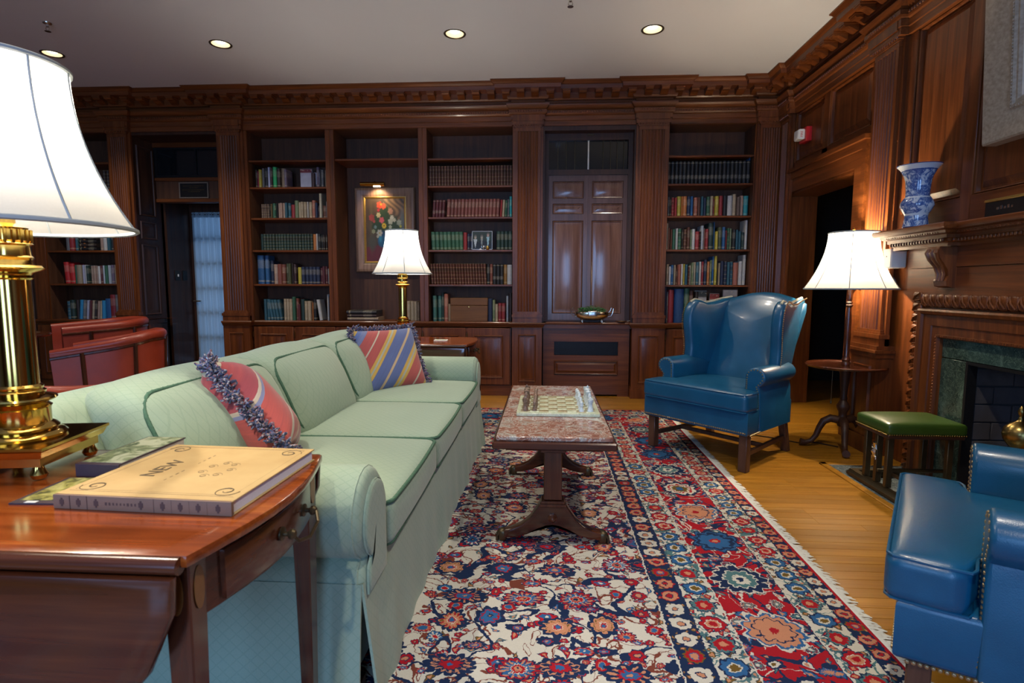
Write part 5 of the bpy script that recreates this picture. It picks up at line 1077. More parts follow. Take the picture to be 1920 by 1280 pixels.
# skirt: panels with inverted pleats, flaring to the floor
def skirt(p0, p1, pleats, out, name='skirt_panel'):
    p0, p1 = Vector(p0), Vector(p1); d = p1 - p0; L = d.length; d.normalize(); o_ = Vector(out)
    cuts = [0] + pleats + [1]
    for a, c in zip(cuts, cuts[1:]):
        def fn(u, v, a=a, c=c):
            s_ = lerp(a, c, u) * L; e = min(u, 1 - u) * (c - a) * L; fl = .045 * (1 - v) * (.35 + .65 * math.exp(-e / .07)) + .004 * sin(s_ * 31) * (1 - v)
            pinch = (-.010 * math.exp(-e / .018)) * (1 if 0 < (a if u < .5 else c) < 1 else 0) * (.3 + .7 * (1 - v)); q = p0 + d * (s_ + (.012 if u < .5 else -.012) * 0) + o_ * (fl + pinch); return (q.x, q.y, lerp(.010, .392, v))
        g = G().grid(fn, 26, 6); n0 = len(g.v)
        g.v += [(q[0] - o_[0] * .008, q[1] - o_[1] * .008, q[2]) for q in g.v[:n0]]; g.f += [tuple(n0 + i for i in f[::-1]) for f in g.f[:]]; g.m += g.m[:]
        for k in range(26): i = k * 7; g.f.append((i, n0 + i, n0 + i + 7, i + 7)); g.m.append(0)
        for k in range(6):
            g.f.append((k, k + 1, n0 + k + 1, n0 + k)); g.m.append(0); i = 26 * 7; g.f.append((i + k, n0 + i + k, n0 + i + k + 1, i + k + 1)); g.m.append(0)
        t.part(name, g, sf, recalc=True)
skirt((SX1, SY0 + .004, 0), (SX1, SY1 - .004, 0), [.072, .42, .685, .925], (1, 0, 0))
skirt((SX0 + .004, SY0, 0), (SX1 - .004, SY0, 0), [.5], (0, -1, 0)); skirt((SX1 - .03, SY1, 0), (SX0 + .03, SY1, 0), [.5], (0, 1, 0)); skirt((SX0, SY1, 0), (SX0, SY0, 0), [.5], (-1, 0, 0))
for p in ((SX1 - .06, SY0 + .07), (SX1 - .06, SY1 - .07), (SX0 + .08, SY0 + .08), (SX0 + .08, SY1 - .08)): t.part('foot', G().cbox(p[0] - .03, p[1] - .03, .0115, p[0] + .03, p[1] + .03, .07, .004), M['dark_z'])
t.part('front_rail', G().cbox(SX1 - .12, SY0 + .05, .26, SX1 - .02, SY1 - .05, .385, .01), sf)
# rolled arms
def arm(y_in, y_out):
    s = 1 if y_out > y_in else -1; w = abs(y_out - y_in); pf = [(0, .33), (0, .50), (.0, .560)]
    zc = .562
    for k in range(14): a = radians(178 - k * 18.5); pf.append((.118 + .122 * cos(a), zc + .130 * sin(a)))
    pf += [(w - .040, .425), (w - .034, .385), (w - .034, .33)]
    P = [(y_in + s * u, z) for u, z in pf]
    g = G().slab(P, SX0 + .16, SX1 + .005, bev=.030, axis='x', steps=4, capr=(.85, .5), dome=(0, .006)); ar = t.part('arm', g, sf, ang=60)
    q = [(SX1 - .018, y_in + s * u, z) for u, z in [(p[0] * .985 + .0015, p[1] * .985 + .007) for p in pf[1:-1]]]
    t.part('welt', G().tube(q, .0045, 6), sf, parent=ar)
    t.part('front_panel', G().slab([(lerp(y_in + s * .11, y, .80), lerp(.47, z, .84)) for y, z in P], SX1 + .002, SX1 + .016, bev=.010, axis='x', steps=2), sf, parent=ar, ang=60)
arm(AI0, AI0 - .242); arm(AI1, AI1 + .280)
# back frame with rolled top
bp = [(SX0, .28), (SX0 - .01, .62), (SX0 - .015, .80)] + [(SX0 + .075 + .09 * cos(radians(180 - k * 20)), .80 + .075 * sin(radians(180 - k * 20))) for k in range(1, 9)] + [(SX0 + .20, .74), (SX0 + .26, .36), (SX0 + .26, .28)]
g = G().slab(bp, SY0 + .02, SY1 - .02, bev=.05, axis='y', steps=4, capr=(.8, .4)); 
t.part('back', g, sf, ang=60)
def piping(pts, name='cord_piping', parent=None, r=.0068, mat=None):
    g = G(); P = [Vector(p) for p in pts]; g.tube(P, r, 8, closed=True)
    # twisted strands
    acc = [0]
    for a, c in zip(P, P[1:] + P[:1]): acc.append(acc[-1] + (c - a).length)
    n = int(acc[-1] / .010); st = []
    for w in range(2):
        pts2 = []
        for k in range(n):
            s_ = acc[-1] * k / n; i = max(j for j in range(len(acc)) if acc[j] <= s_ + 1e-9); i = min(i, len(P) - 1); a, c = P[i], P[(i + 1) % len(P)]; L = (c - a).length or 1; p = a.lerp(c, (s_ - acc[i]) / L); d = (c - a).normalized(); u = d.orthogonal().normalized() if abs(d.z) > .9 else Vector((0, 0, 1)).cross(d).normalized(); v_ = d.cross(u); q = s_ / .034 * 2 * pi + w * pi; pts2.append(p + (u * cos(q) + v_ * sin(q)) * r * .62)
        g.tube(pts2, r * .58, 5, closed=True)
    return t.part(name, g, mat or M['cord'], parent=parent, ang=60)
def rrect(fn, a0, a1, b0, b1, r, n=6):
    out = []
    for cx, cy, s0 in ((a1 - r, b1 - r, 0), (a0 + r, b1 - r, 90), (a0 + r, b0 + r, 180), (a1 - r, b0 + r, 270)):
        for k in range(n + 1): q = radians(s0 + 90 * k / n); out.append((cx + r * cos(q), cy + r * sin(q)))
    full = []
    for (a, b_), (c, d) in zip(out, out[1:] + out[:1]):
        m = max(1, int(math.hypot(c - a, d - b_) / .05))
        for k in range(m): full.append(fn(lerp(a, c, k / m), lerp(b_, d, k / m)))
    return full
ys = [AI0 + (AI1 - AI0) * k / 3 for k in range(4)]
for k in range(3):
    a, c = ys[k] - .001, ys[k + 1] + .001; z0, z1 = .386, .540; xb, xf = SX0 + .30, SX1 + .022
    def tee(p):
        x, y, z = p
        return (x, y, z)
    cu = t.part('seat_cushion', G().soft(xb, a, z0, xf, c, z1, r=.040, n=20, puff=(.012, .002, .030), fn=tee), sf, ang=70)
    def top(x, y, a=a, c=c): u, v = (x - (xb + xf) / 2) / ((xf - xb) / 2), (y - (a + c) / 2) / ((c - a) / 2); return (x + .010 * max(0, 1 - v * v) * (1 if x > xf - .2 else 0), y, z1 - .008 + .010 * max(0, 1 - min(1, u * u)) * 0)
    piping(rrect(lambda x, y: tee(top(x, y)), xb + .02, xf - .006, a + .006, c - .006, .045), parent=cu); piping(rrect(lambda x, y: tee((x, y, z0 + .012)), xb + .02, xf - .008, a + .008, c - .008, .045), parent=cu)
ys = [SY0 + .135, 2.355, 3.09, SY1 - .11]
def lean(p): x, y, z = p; return (x - .42 * (z - .52) - .25 * max(0, z - .72) ** 1.5, y, z)
for k in range(3):
    a, c = ys[k] + .006, ys[k + 1] - .006; z0, z1 = .50, .885; x0, x1 = -1.27, -1.05
    lo = lambda p, a=a, c=c: lean(p)
    cu = t.part('back_cushion', G().soft(x0, a, z0, x1, c, z1, r=.075, n=14, puff=(.055, .012, .022), fn=lean), sf, ang=70)
    piping(rrect(lambda y, z: lean((x1 - .020, y, z)), a + .018, c - .018, z0 + .02, z1 - .018, .085), parent=cu)
    piping(rrect(lambda y, z: lean((x0 + .020, y, z)), a + .018, c - .018, z0 + .02, z1 - .018, .085), parent=cu)
# ---------------------------------------------------------------- fringed pillows
def pillow(label, Mx, mat, S=.21, thick=.085):
    t = Thing('throw_pillow', label, 'pillow', (0, 0, 0), group=None); t.o.matrix_world = Mx
    def fn(u, v):
        x, y = lerp(-1, 1, u), lerp(-1, 1, v); return x, y
    n = 22; vs = []; fs = []
    for sgn in (1, -1):
        o = len(vs)
        for i in range(n + 1):
            for j in range(n + 1):
                x, y = sin((i / n * 2 - 1) * pi / 2), sin((j / n * 2 - 1) * pi / 2); e = (1 - x ** 4) * (1 - y ** 4); pin = 1 - .07 * (1 - abs(x) ** 2) * abs(y) ** 3 ; pin2 = 1 - .07 * (1 - abs(y) ** 2) * abs(x) ** 3
                vs.append((x * S * pin2, y * S * pin, sgn * thick * max(0, e) ** .55))
        for i in range(n):
            for j in range(n): a = o + i * (n + 1) + j; q = (a, a + n + 1, a + n + 2, a + 1); fs.append(q if sgn > 0 else q[::-1])
    t.part('cover', G().add(vs, fs), mat, ang=70)
    g = G()
    for s in range(4):
        for k in range(230):
            q = R.uniform(-1, 1); base = Vector((q * S, S * (1 - .07 * (1 - q * q)), R.uniform(-.012, .012))); L = R.uniform(.022, .050); d = Vector((R.uniform(-.7, .7), 1, R.uniform(-1.2, 1.2))).normalized(); w = R.uniform(.0035, .0065)
            rot = Matrix.Rotation(pi / 2 * s, 3, 'Z'); a = rot @ (base - Vector((0, .01, 0))); b_ = rot @ (base + d * L * .6); c = rot @ (base + d * L + Vector((R.uniform(-.01, .01), -.005, R.uniform(-.01, .01))))
            g.tube([a, b_, c], [w, w * 1.15, w * .7], 4)
    t.part('fringe', g, M['yarn'], kind='stuff', recalc=False, ang=0); return t
def frame(pos, normal, up):
    n = Vector(normal).normalized(); u = Vector(up); u = (u - n * u.dot(n)).normalized(); x = u.cross(n); return Matrix(((x.x, u.x, n.x, pos[0]), (x.y, u.y, n.y, pos[1]), (x.z, u.z, n.z, pos[2]), (0, 0, 0, 1)))
pillow('striped red, yellow and blue fringed pillow at the far end of the sofa', frame((-1.0, 3.50, .725), (.60, -.64, .46), (-.20, .2, 1)), M['stripe_a'], .215)
pillow('striped red fringed pillow seen edge-on at the near end of the sofa', frame((-1.115, 2.03, .715), (.66, .47, .60), (-.67, 0, .74)), M['stripe_b'], .205, .11)
# ================================================================ COFFEE TABLE
cx0, cx1, cy0, cy1, cz = -.225, .312, 2.36, 3.64, .545
t = Thing('coffee_table', 'marble-topped mahogany coffee table on two splayed pedestals', 'coffee table', (.045, 3.0, .011), world=True)
t.part('marble_top', G().cbox(cx0 + .012, cy0 + .012, cz - .022, cx1 - .012, cy1 - .012, cz, .005), M['marble_red'])
t.part('frame', G().cbox(cx0 - .004, cy0 - .004, cz - .056, cx1 + .004, cy1 + .004, cz - .022, .006).cbox(cx0 + .05, cy0 + .05, cz - .075, cx1 - .05, cy1 - .05, cz - .055, .004), M['mah_x'], ang=25)
for k, yc in enumerate((2.50, 3.42)):
    xc = .040; fs = -1 if k == 0 else 1
    ped = t.part('pedestal', G().cbox(xc - .042, yc - .03, .22, xc + .042, yc + .03, cz - .055, .004).cbox(xc - .055, yc - .04, .205, xc + .055, yc + .04, .218, .004).cbox(xc - .062, yc - .043, .19, xc + .062, yc + .043, .205, .004).cbox(xc - .058, yc - .038, cz - .10, xc + .058, yc + .038, cz - .07, .004), M['mah_z'], ang=25)
    pts = []
    up_ = [(-.055, .20), (-.075, .165), (-.105, .12), (-.145, .085), (-.195, .062), (-.225, .055)]; dn = [(-.225, .022), (-.18, .026), (-.12, .040), (-.07, .066), (-.03, .082), (0, .086)]
    half = up_ + dn; poly = [(xc + a, z + .011) for a, z in half] + [(xc - a, z + .011) for a, z in reversed(half[:-1])]
    t.part('splayed_legs', G().slab(poly, yc - .028, yc + .028, bev=.006, axis='y', steps=2, capr=(.9,)), M['mah_x'], parent=ped, ang=40)
    t.part('roundel', G().lathe([(.022, 0), (.022, .006), (.014, .012), (.010, .02), (.004, .024), (0, .024)], 20).xf(Matrix.Translation((xc, yc + fs * .028, .135)) @ Matrix.Rotation(pi / 2 * (1 if fs < 0 else -1), 4, 'X')), M['mah_z'], parent=ped)
    for s in (-1, 1):
        g = G().soft(xc + s * .232 - .020, yc - .025, .012, xc + s * .232 + .020, yc + .025, .068, r=.014, n=6)
        for q in (-.018, 0, .018): g.tube([(xc + s * .246, yc + q * .8, .056), (xc + s * .258, yc + q * .8, .038), (xc + s * .258, yc + q * .8, .016)], .007, 6)
        t.part('claw_foot', g, M['bronze'], parent=ped)
t.part('stretcher', G().tube([(.04, 2.5, .135), (.04, 2.7, .135), (.04, 2.96, .135), (.04, 3.2, .135), (.04, 3.42, .135)], [.014, .011, .018, .011, .014], 12), M['mah_y'])
# chess
bxx0, bxx1, by0, by1 = -.143, .278, 2.75, 3.20; bz = cz + .020
t = Thing('chess_board', 'pale onyx chess board on the marble coffee table', 'chess board', ((bxx0 + bxx1) / 2, (by0 + by1) / 2, cz), world=True)
t.part('slab', G().cbox(bxx0, by0, cz, bxx1, by1, bz - .002, .003), M['onyx'])
sx_, sy_ = (bxx1 - bxx0 - .04) / 8, (by1 - by0 - .04) / 8
sq = {k: mesh('square', G().cbox(-sx_ / 2 + .0006, -sy_ / 2 + .0006, 0, sx_ / 2 - .0006, sy_ / 2 - .0006, .003, .0006), M[k], ang=0) for k in ('onyx', 'onyx_dark')}
for i in range(8):
    for j in range(8):
        o = obj('square', sq['onyx' if (i + j) % 2 else 'onyx_dark'], None, t.o); o.location = (bxx0 + .02 + sx_ * (i + .5) - t.off[0], by0 + .02 + sy_ * (j + .5) - t.off[1], bz - .003 - t.off[2])
PR_ = dict(pawn=[(.013, 0), (.013, .006), (.009, .010), (.007, .026), (.010, .030), (.008, .034), (.010, .040), (.009, .047), (.005, .051), (0, .052)], rook=[(.016, 0), (.016, .008), (.012, .012), (.011, .044), (.015, .048), (.015, .062), (.009, .062), (.009, .058), (0, .058)], bishop=[(.015, 0), (.015, .008), (.009, .014), (.008, .044), (.012, .048), (.011, .058), (.006, .070), (.003, .074), (0, .075)], queen=[(.016, 0), (.016, .008), (.010, .014), (.008, .052), (.013, .057), (.015, .074), (.010, .074), (.005, .080), (0, .081)], king=[(.016, 0), (.016, .008), (.010, .014), (.009, .058), (.014, .062), (.015, .076), (.008, .082), (0, .082)], knight=[(.015, 0), (.015, .008), (.010, .014), (.010, .022), (0, .022)])
pm_ = {}
for kd, pf in PR_.items():
    for mm in ('onyx_brown', 'onyx_white'):
        g = G().lathe(pf, 14)
        if kd == 'king': g.cbox(-.003, -.003, .080, .003, .003, .098, .001).cbox(-.008, -.003, .086, .008, .003, .092, .001)
        if kd == 'knight': g.slab([(-.010, .018), (.011, .018), (.008, .036), (.013, .050), (.010, .060), (.001, .066), (-.012, .056), (-.016, .046), (-.006, .044), (-.009, .030)], -.007, .007, bev=.003, axis='y', steps=2, capr=(.6,))
        pm_[kd, mm] = mesh('chess_' + kd, g, M[mm], ang=50)
rank = ['rook', 'knight', 'bishop', 'queen', 'king', 'bishop', 'knight', 'rook']
for side, (mm, cn, c0, c1) in enumerate((('onyx_brown', 'brown', 0, 1), ('onyx_white', 'pale blue-white', 7, 6))):
    for j in range(8):
        for kd, ci in ((rank[j], c0), ('pawn', c1)):
            o = bpy.data.objects.new('chess_' + kd, pm_[kd, mm]); COL.objects.link(o); o.location = (bxx0 + .02 + sx_ * (ci + .5) + R.uniform(-.003, .003), by0 + .02 + sy_ * (j + .5) + R.uniform(-.003, .003), bz); o.rotation_euler = (0, 0, R.uniform(-.3, .3) + (0 if side == 0 else pi))
            pos = ('nearest the viewer', 'second from near edge', 'third from near edge', 'fourth from near edge', 'fourth from far edge', 'third from far edge', 'second from far edge', 'farthest from the viewer')[j]
            setp(o, '%s stone chess %s on the onyx board, %s' % (cn, kd, pos), 'chess piece', '%s chess pieces' % cn)
# ================================================================ WING CHAIRS (local frame: front is -y)
def wing_chair(label, loc, rz, rug):
    t = Thing('wing_chair', label, 'armchair', (*loc, 0), rz, group='blue leather wing chairs'); bl = M['blue']; t.o.scale = (1.07, 1, 1)
    W = .365
    base = [(-W - .012, -.372), (W + .012, -.372), (W - .045, .34), (-W + .045, .34)]
    t.part('seat_base', G().slab(base, .245, .405, bev=.018, steps=3, capr=(.9, .4)), bl, ang=60)
    cus0 = 0; cus = [(-.375, -.39), (-.36, -.402), (.36, -.402), (.375, -.39), (.378, -.30), (.372, -.232), (.35, -.222), (.275, -.218), (.265, -.20), (.25, .20), (-.25, .20), (-.265, -.20), (-.275, -.218), (-.35, -.222), (-.372, -.232), (-.378, -.30)]
    cu = t.part('seat_cushion', G().soft(-.378, -.402, .395, .378, .20, .522, r=.032, n=26, puff=(0, .0, .022), fn=lambda p: (p[0] * lerp(1, .70, min(1, max(0, (p[1] + .245) / .035)) ** 2 * (3 - 2 * min(1, max(0, (p[1] + .245) / .035)))), p[1], p[2])), bl, ang=75)
    def edge(z, ins): return [(x * (1 - ins / .38), y + ins * (1 if y < 0 else -1) * .6, z) for x, y in cus]
    t.part('welt', G().tube(edge(.514, .008), .0042, 6, closed=True), bl, parent=cu); t.part('welt', G().tube(edge(.402, .008), .0042, 6, closed=True), bl, parent=cu)
    nail = G()
    def nails(pts, step, nr):
        P = [Vector(p) for p in pts]
        for a, c in zip(P, P[1:]):
            n = max(1, int((c - a).length / step))
            for k in range(n): nail.hemi(a.lerp(c, k / n), .0062, nr, 6)
    for s in (-1, 1):
        # arm: vertical panel ending in an outward roll
        pf = [(.262, .40), (.262, .585)] + [(.327 + .066 * cos(radians(170 - k * 24)), .610 + .062 * sin(radians(170 - k * 24))) for k in range(10)] + [(.352, .545), (.362, .50), (.372, .25), (.30, .25)]
        pf = [(s * a, z) for a, z in pf]
        g = G().slab(pf, -.205, .26, bev=.014, axis='y', steps=3, capr=(.88, .5), fn=lambda p: (p[0] * (1 - .10 * max(0, p[1] + .1)), p[1], p[2]))
        ar = t.part('arm', g, bl, ang=55)
        q = [(s * a, -.203, z) for a, z in [(.276, .42), (.276, .585)] + [(.327 + .050 * cos(radians(170 - k * 24)), .610 + .047 * sin(radians(170 - k * 24))) for k in range(10)] + [(.338, .545), (.350, .50), (.360, .27)]]
        nails(q, .0135, (0, -1, 0))
        # wing
        wp = [(.34, .58), (.10, .60), (.055, .625), (.045, .66), (.046, .72), (.034, .78), (.014, .85), (-.004, .92), (-.008, .98), (.002, 1.035), (.030, 1.078), (.07, 1.098), (.11, 1.092), (.17, 1.072), (.25, 1.078), (.34, 1.10), (.46, 1.115), (.43, .9), (.37, .7)]
        def wf(p, s=s): f = .30 - p[1]; return (s * (p[0] + .16 * f - .015), p[1] + .14 * (p[2] - .6) + .06 * (p[2] - .6) * (p[1] > .25), p[2])
        wi = t.part('wing', G().slab(wp, .255, .330, bev=.026, axis='x', steps=4, capr=(.85, .5), dome=(.012, .008), fn=wf), bl, ang=60)
        q = [wf((.334, a + .012, z)) for a, z in wp[2:17]]; 
        for a, c in zip(q, q[1:]):
            n = max(1, int((Vector(c) - Vector(a)).length / .0135))
            for k in range(n): nail.hemi(Vector(a).lerp(Vector(c), k / n), .006, (s, 0, 0), 6)
        g = G().tube([wf((.30, a - .002, z + .003)) for a, z in wp[10:17]], .009, 7); t.part('wing_welt', g, M['welt'], parent=wi)
        nails([(s * (W + .017), -.34, .252), (s * (W - .043), .335, .252)], .0135, (s, 0, 0))
    nails([(-W - .010, -.372, .266), (W + .010, -.372, .266)], .0135, (0, -1, 0))
    # back: leaning, domed, camel top
    o_ = [(-.262, .40), (.262, .40), (.285, .62), (.305, .85), (.312, 1.02), (.300, 1.075), (.25, 1.098), (.18, 1.125), (.10, 1.148), (0, 1.158), (-.10, 1.148), (-.18, 1.125), (-.25, 1.098), (-.300, 1.075), (-.312, 1.02), (-.305, .85), (-.285, .62)]
    def bf(p): return (p[0], p[1] + .42 * (p[2] - .40) + .12 * max(0, p[2] - .95) ** 1.2, p[2])
    t.part('back', G().slab(o_, .165, .300, bev=.050, dome=(.045, .0), axis='y', steps=5, capr=(.9, .75, .55, .3), fn=bf), bl, ang=60)
    t.part('nailhead_trim', nail, M['nail'], kind='stuff')
    for k, (x, y) in enumerate(((-.335, -.315), (.335, -.315))): t.part('leg', G().cbox(x - .027, y - .027, .0115 if k == rug else 0, x + .027, y + .027, .25, .004), M['leg'])
    for x, y in ((-.285, .30), (.285, .30)):
        g = G().cbox(x - .024, y - .024, 0, x + .024, y + .024, .25, .004); g.v = [(a, b_ + .07 * (1 - c / .25), c) for a, b_, c in g.v]; t.part('leg', g, M['leg'])
    for s in (-1, 1):
        g = G().cbox(-.011, -.31, .095, .011, .33, .127, .003); g.v = [(a + s * (.333 - .05 * (b_ + .31) / .64), b_, c) for a, b_, c in g.v]; t.part('stretcher', g, M['leg'])
    t.part('stretcher', G().cbox(-.31, -.02, .098, .31, .004, .126, .003), M['leg'])
    return t
M['welt'] = plain('pale_worn_welt', (.40, .40, .30), .5)
wing_chair('blue leather wing chair facing the coffee table beside the tray-topped floor lamp', (1.290, 4.075), radians(-48), 0)
wing_chair('blue leather wing chair at the right edge, only its seat and arms in view', (1.435, 1.535), radians(-123.6), 1)
# ================================================================ DROP-LEAF TABLES (origin: near right corner of the top at floor level)
def drop_leaf(label, loc, ZT=.745, D=.62, L=.95):
    t = Thing('drop_leaf_table', label, 'table', loc, group='drop-leaf side tables'); 
    # top with bowed right end
    top = [(-L, 0), (0, 0)] + [(.045 * sin(pi * k / 8), D * k / 8) for k in range(1, 8)] + [(0, D), (-L, D)] + [(-L - .045 * sin(pi * k / 8), D * (1 - k / 8)) for k in range(1, 8)]
    t.part('top', G().slab(top, ZT - .022, ZT, bev=.006, steps=2, capr=(.9, .5)), M['mahtop'], ang=40)
    ap = [(x * .985 - .020, .03 + y * (D - .06) / D) for x, y in top]
    t.part('apron', G().slab(ap, ZT - .135, ZT - .022, bev=.003, steps=1, capr=(.9,)), M['mah_y'], ang=40)
    for y0, nm in ((-.014, 'near_leaf'), (D + .014, 'far_leaf')):
        s = -1 if y0 < 0 else 1; lf = [(-L + .02, ZT - .03), (-.012, ZT - .03), (-.016, ZT - .09), (-.06, ZT - .19), (-.12, ZT - .26), (-.22, ZT - .31), (-L + .22, ZT - .31), (-L + .12, ZT - .26), (-L + .06, ZT - .19), (-L + .016, ZT - .09)]
        lfo = t.part('drop_leaf', G().slab(lf, y0 - .009, y0 + .009, bev=.005, axis='y', steps=2, capr=(.9,)), M['mah_x'], ang=40)
        t.part('rule_joint', G().tube([(-L + .02, s * .002 + (0 if s < 0 else D), ZT - .016), (-.01, s * .002 + (0 if s < 0 else D), ZT - .016)], .0145, 12), M['mah_x'], parent=lfo)
    for x, y in ((-.034, .042), (-.034, D - .042), (-L + .042, .042), (-L + .042, D - .042)):
        g = G().cbox(x - .024, y - .024, .0115, x + .024, y + .024, ZT - .022, .003); g.v = [((a - x) * (.55 + .45 * min(1, c / .6)) + x, (b_ - y) * (.55 + .45 * min(1, c / .6)) + y, c) for a, b_, c in g.v]
        lg = t.part('leg', g, M['mah_z'], ang=25)
        if x > -.1:
            t.part('inlay', G().lathe([(0, 0), (.013, 0), (.013, .0012), (0, .0012)], 24, sx=1, sy=2.9).xf(Matrix.Translation((x, y - .0242, ZT - .075)) @ Matrix.Rotation(pi / 2, 4, 'X')), M['inlay'], parent=lg)
            t.part('inlay', G().lathe([(0, 0), (.013, 0), (.013, .0012), (0, .0012)], 24, sx=2.9, sy=1).xf(Matrix.Translation((x + .0242, y, ZT - .075)) @ Matrix.Rotation(pi / 2, 4, 'Y')), M['inlay'], parent=lg)
    # bowed drawer in the right end
    n = 10; dr = [(.045 * sin(pi * lerp(.17, .83, k / n)) - .0165, D * lerp(.17, .83, k / n)) for k in range(n + 1)]
    g = G().slab([(-.06, dr[0][1])] + dr + [(-.06, dr[-1][1])], ZT - .126, ZT - .034, bev=.004, steps=2, capr=(.9,)); dw = t.part('drawer', g, M['mah_y'], ang=40)
    for y in (.25, .37):
        xx = .045 * sin(pi * y / D) - .0145; t.part('knob', G().lathe([(0, 0), (.014, 0), (.014, .003), (.005, .005), (.005, .014), (.010, .018), (.011, .024), (.007, .029), (0, .03)], 14).xf(Matrix.Translation((xx, y, ZT - .078)) @ Matrix.Rotation(pi / 2, 4, 'Y')), M['bronze'], parent=dw)
    t.part('bail', G().tube([(.052, .25, ZT - .078), (.060, .262, ZT - .098), (.062, .31, ZT - .112), (.060, .358, ZT - .098), (.052, .37, ZT - .078)], .0038, 7), M['bronze'], parent=dw)
    return t
M['inlay'] = plain('satinwood_inlay', (.20, .085, .022), .3, var=.25, sc=40)
drop_leaf('polished mahogany drop-leaf table with bowed drawer, nearest the viewer', (-.563, .805, 0), .775, .535, .90)
drop_leaf('mahogany drop-leaf table behind the far arm of the sofa', (-.615, 4.29, 0))
# ================================================================ BRASS TABLE LAMPS
def bell(r0, r1, z0, z1, n=14, k=2.1): return [(r1 + (r0 - r1) * (1 - i / n) ** k, lerp(z0, z1, i / n)) for i in range(n + 1)]
def shade_part(t, r0, r1, z0, z1, ribs, k=2.0, seg=48):
    pr = bell(r0, r1, z0, z1, 16, k)
    n = len(pr); vs = []; fs = []
    for i in range(seg):
        a = 2 * pi * i / seg
        for r, z in pr: vs.append((r * cos(a), r * sin(a), z))
    for i in range(seg):
        for j in range(n - 1): fs.append((i * n + j, ((i + 1) % seg) * n + j, ((i + 1) % seg) * n + j + 1, i * n + j + 1))
    sh = t.part('shade', G().add(vs, fs), M['shade'], ang=0, recalc=False)
    for r, z in (pr[0], pr[-1]): t.part('trim_band', G().tube([((r + .001) * cos(2 * pi * q / 48), (r + .001) * sin(2 * pi * q / 48), z) for q in range(48)], .0055, 6, closed=True), M['shadetrim'], parent=sh)
    for q in range(ribs): a = 2 * pi * (q + .35) / ribs; t.part('rib', G().tube([((r + .001) * cos(a), (r + .001) * sin(a), z) for r, z in pr], .0028, 5), M['shadetrim'], parent=sh)
    return sh
def table_lamp(label, loc, rz, e):
    t = Thing('table_lamp', label, 'lamp', loc, rz, group='brass column table lamps'); br = M['brass']
    for x in (-.085, .085):
        for y in (-.085, .085): t.part('foot', G().lathe([(0, 0), (.012, .002), (.017, .012), (.012, .022), (.010, .030), (0, .030)], 14, c=(x, y, 0)), br)
    g = G(); S = [(.098, .030), (.098, .048), (.106, .052), (.112, .066), (.116, .070), (.116, .076)]
    vs = []; fs = []
    for r, z in S: vs += [(-r, -r, z), (r, -r, z), (r, r, z), (-r, r, z)]
    for k in range(len(S) - 1):
        for q in range(4): fs.append((k * 4 + q, k * 4 + (q + 1) % 4, k * 4 + 4 + (q + 1) % 4, k * 4 + 4 + q))
    fs += [(3, 2, 1, 0), tuple(4 * (len(S) - 1) + q for q in range(4))]; t.part('plinth', G().add(vs, fs), br, ang=20)
    t.part('base', G().lathe([(.078, .076), (.080, .082), (.074, .088), (.064, .090), (.066, .098), (.060, .104), (.052, .108), (.052, .140), (.055, .146), (.050, .150), (.046, .154), (.062, .160), (.066, .164), (.064, .168), (.044, .174), (.046, .182), (.040, .186), (.042, .192), (.036, .197)], 36), br)
    t.part('column', G().lathe([(.0355, .195), (.0345, .44)], 40), br)
    t.part('capital', G().lathe([(.036, .436), (.040, .440), (.036, .446), (.040, .452), (.058, .458), (.062, .463), (.058, .468), (.042, .470), (.040, .480), (.044, .486), (.040, .490), (.038, .512), (.044, .516), (.040, .521), (.034, .524), (.034, .548), (.038, .552), (.030, .556), (.016, .562), (.014, .60), (.020, .604), (.014, .61)], 36), br)
    g = G()
    for k in range(18): a = 2 * pi * k / 18; g.tube([(.041 * cos(a), .041 * sin(a), .520), (.041 * cos(a), .041 * sin(a), .548)], .0032, 5)
    t.part('gallery', g, br, kind='stuff')
    t.part('bulb', G().lathe([(0, .61), (.012, .612), (.014, .64), (.030, .68), (.032, .71), (.022, .735), (0, .745)], 18), M['bulb'])
    t.part('harp', G().tube([(0, -.014, .60), (0, -.065, .66), (0, -.06, .80), (0, -.02, .885), (0, .02, .885), (0, .06, .80), (0, .065, .66), (0, .014, .60)], .0025, 6), br)
    t.part('finial', G().lathe([(0, .89), (.008, .892), (.008, .90), (.004, .904), (.008, .912), (.006, .922), (0, .926)], 12), br)
    shade_part(t, .242, .132, .555, .905, 8)
    point('lamp_bulb', (0, 0, .80), e, .03, parent=t.o); return t
table_lamp('tall brass column lamp with cream bell shade, large in the left foreground', (-1.205, 1.19, .7755), radians(9), 24)
table_lamp('brass column lamp with cream bell shade behind the far end of the sofa', (-1.195, 4.60, .7455), radians(3), 26)
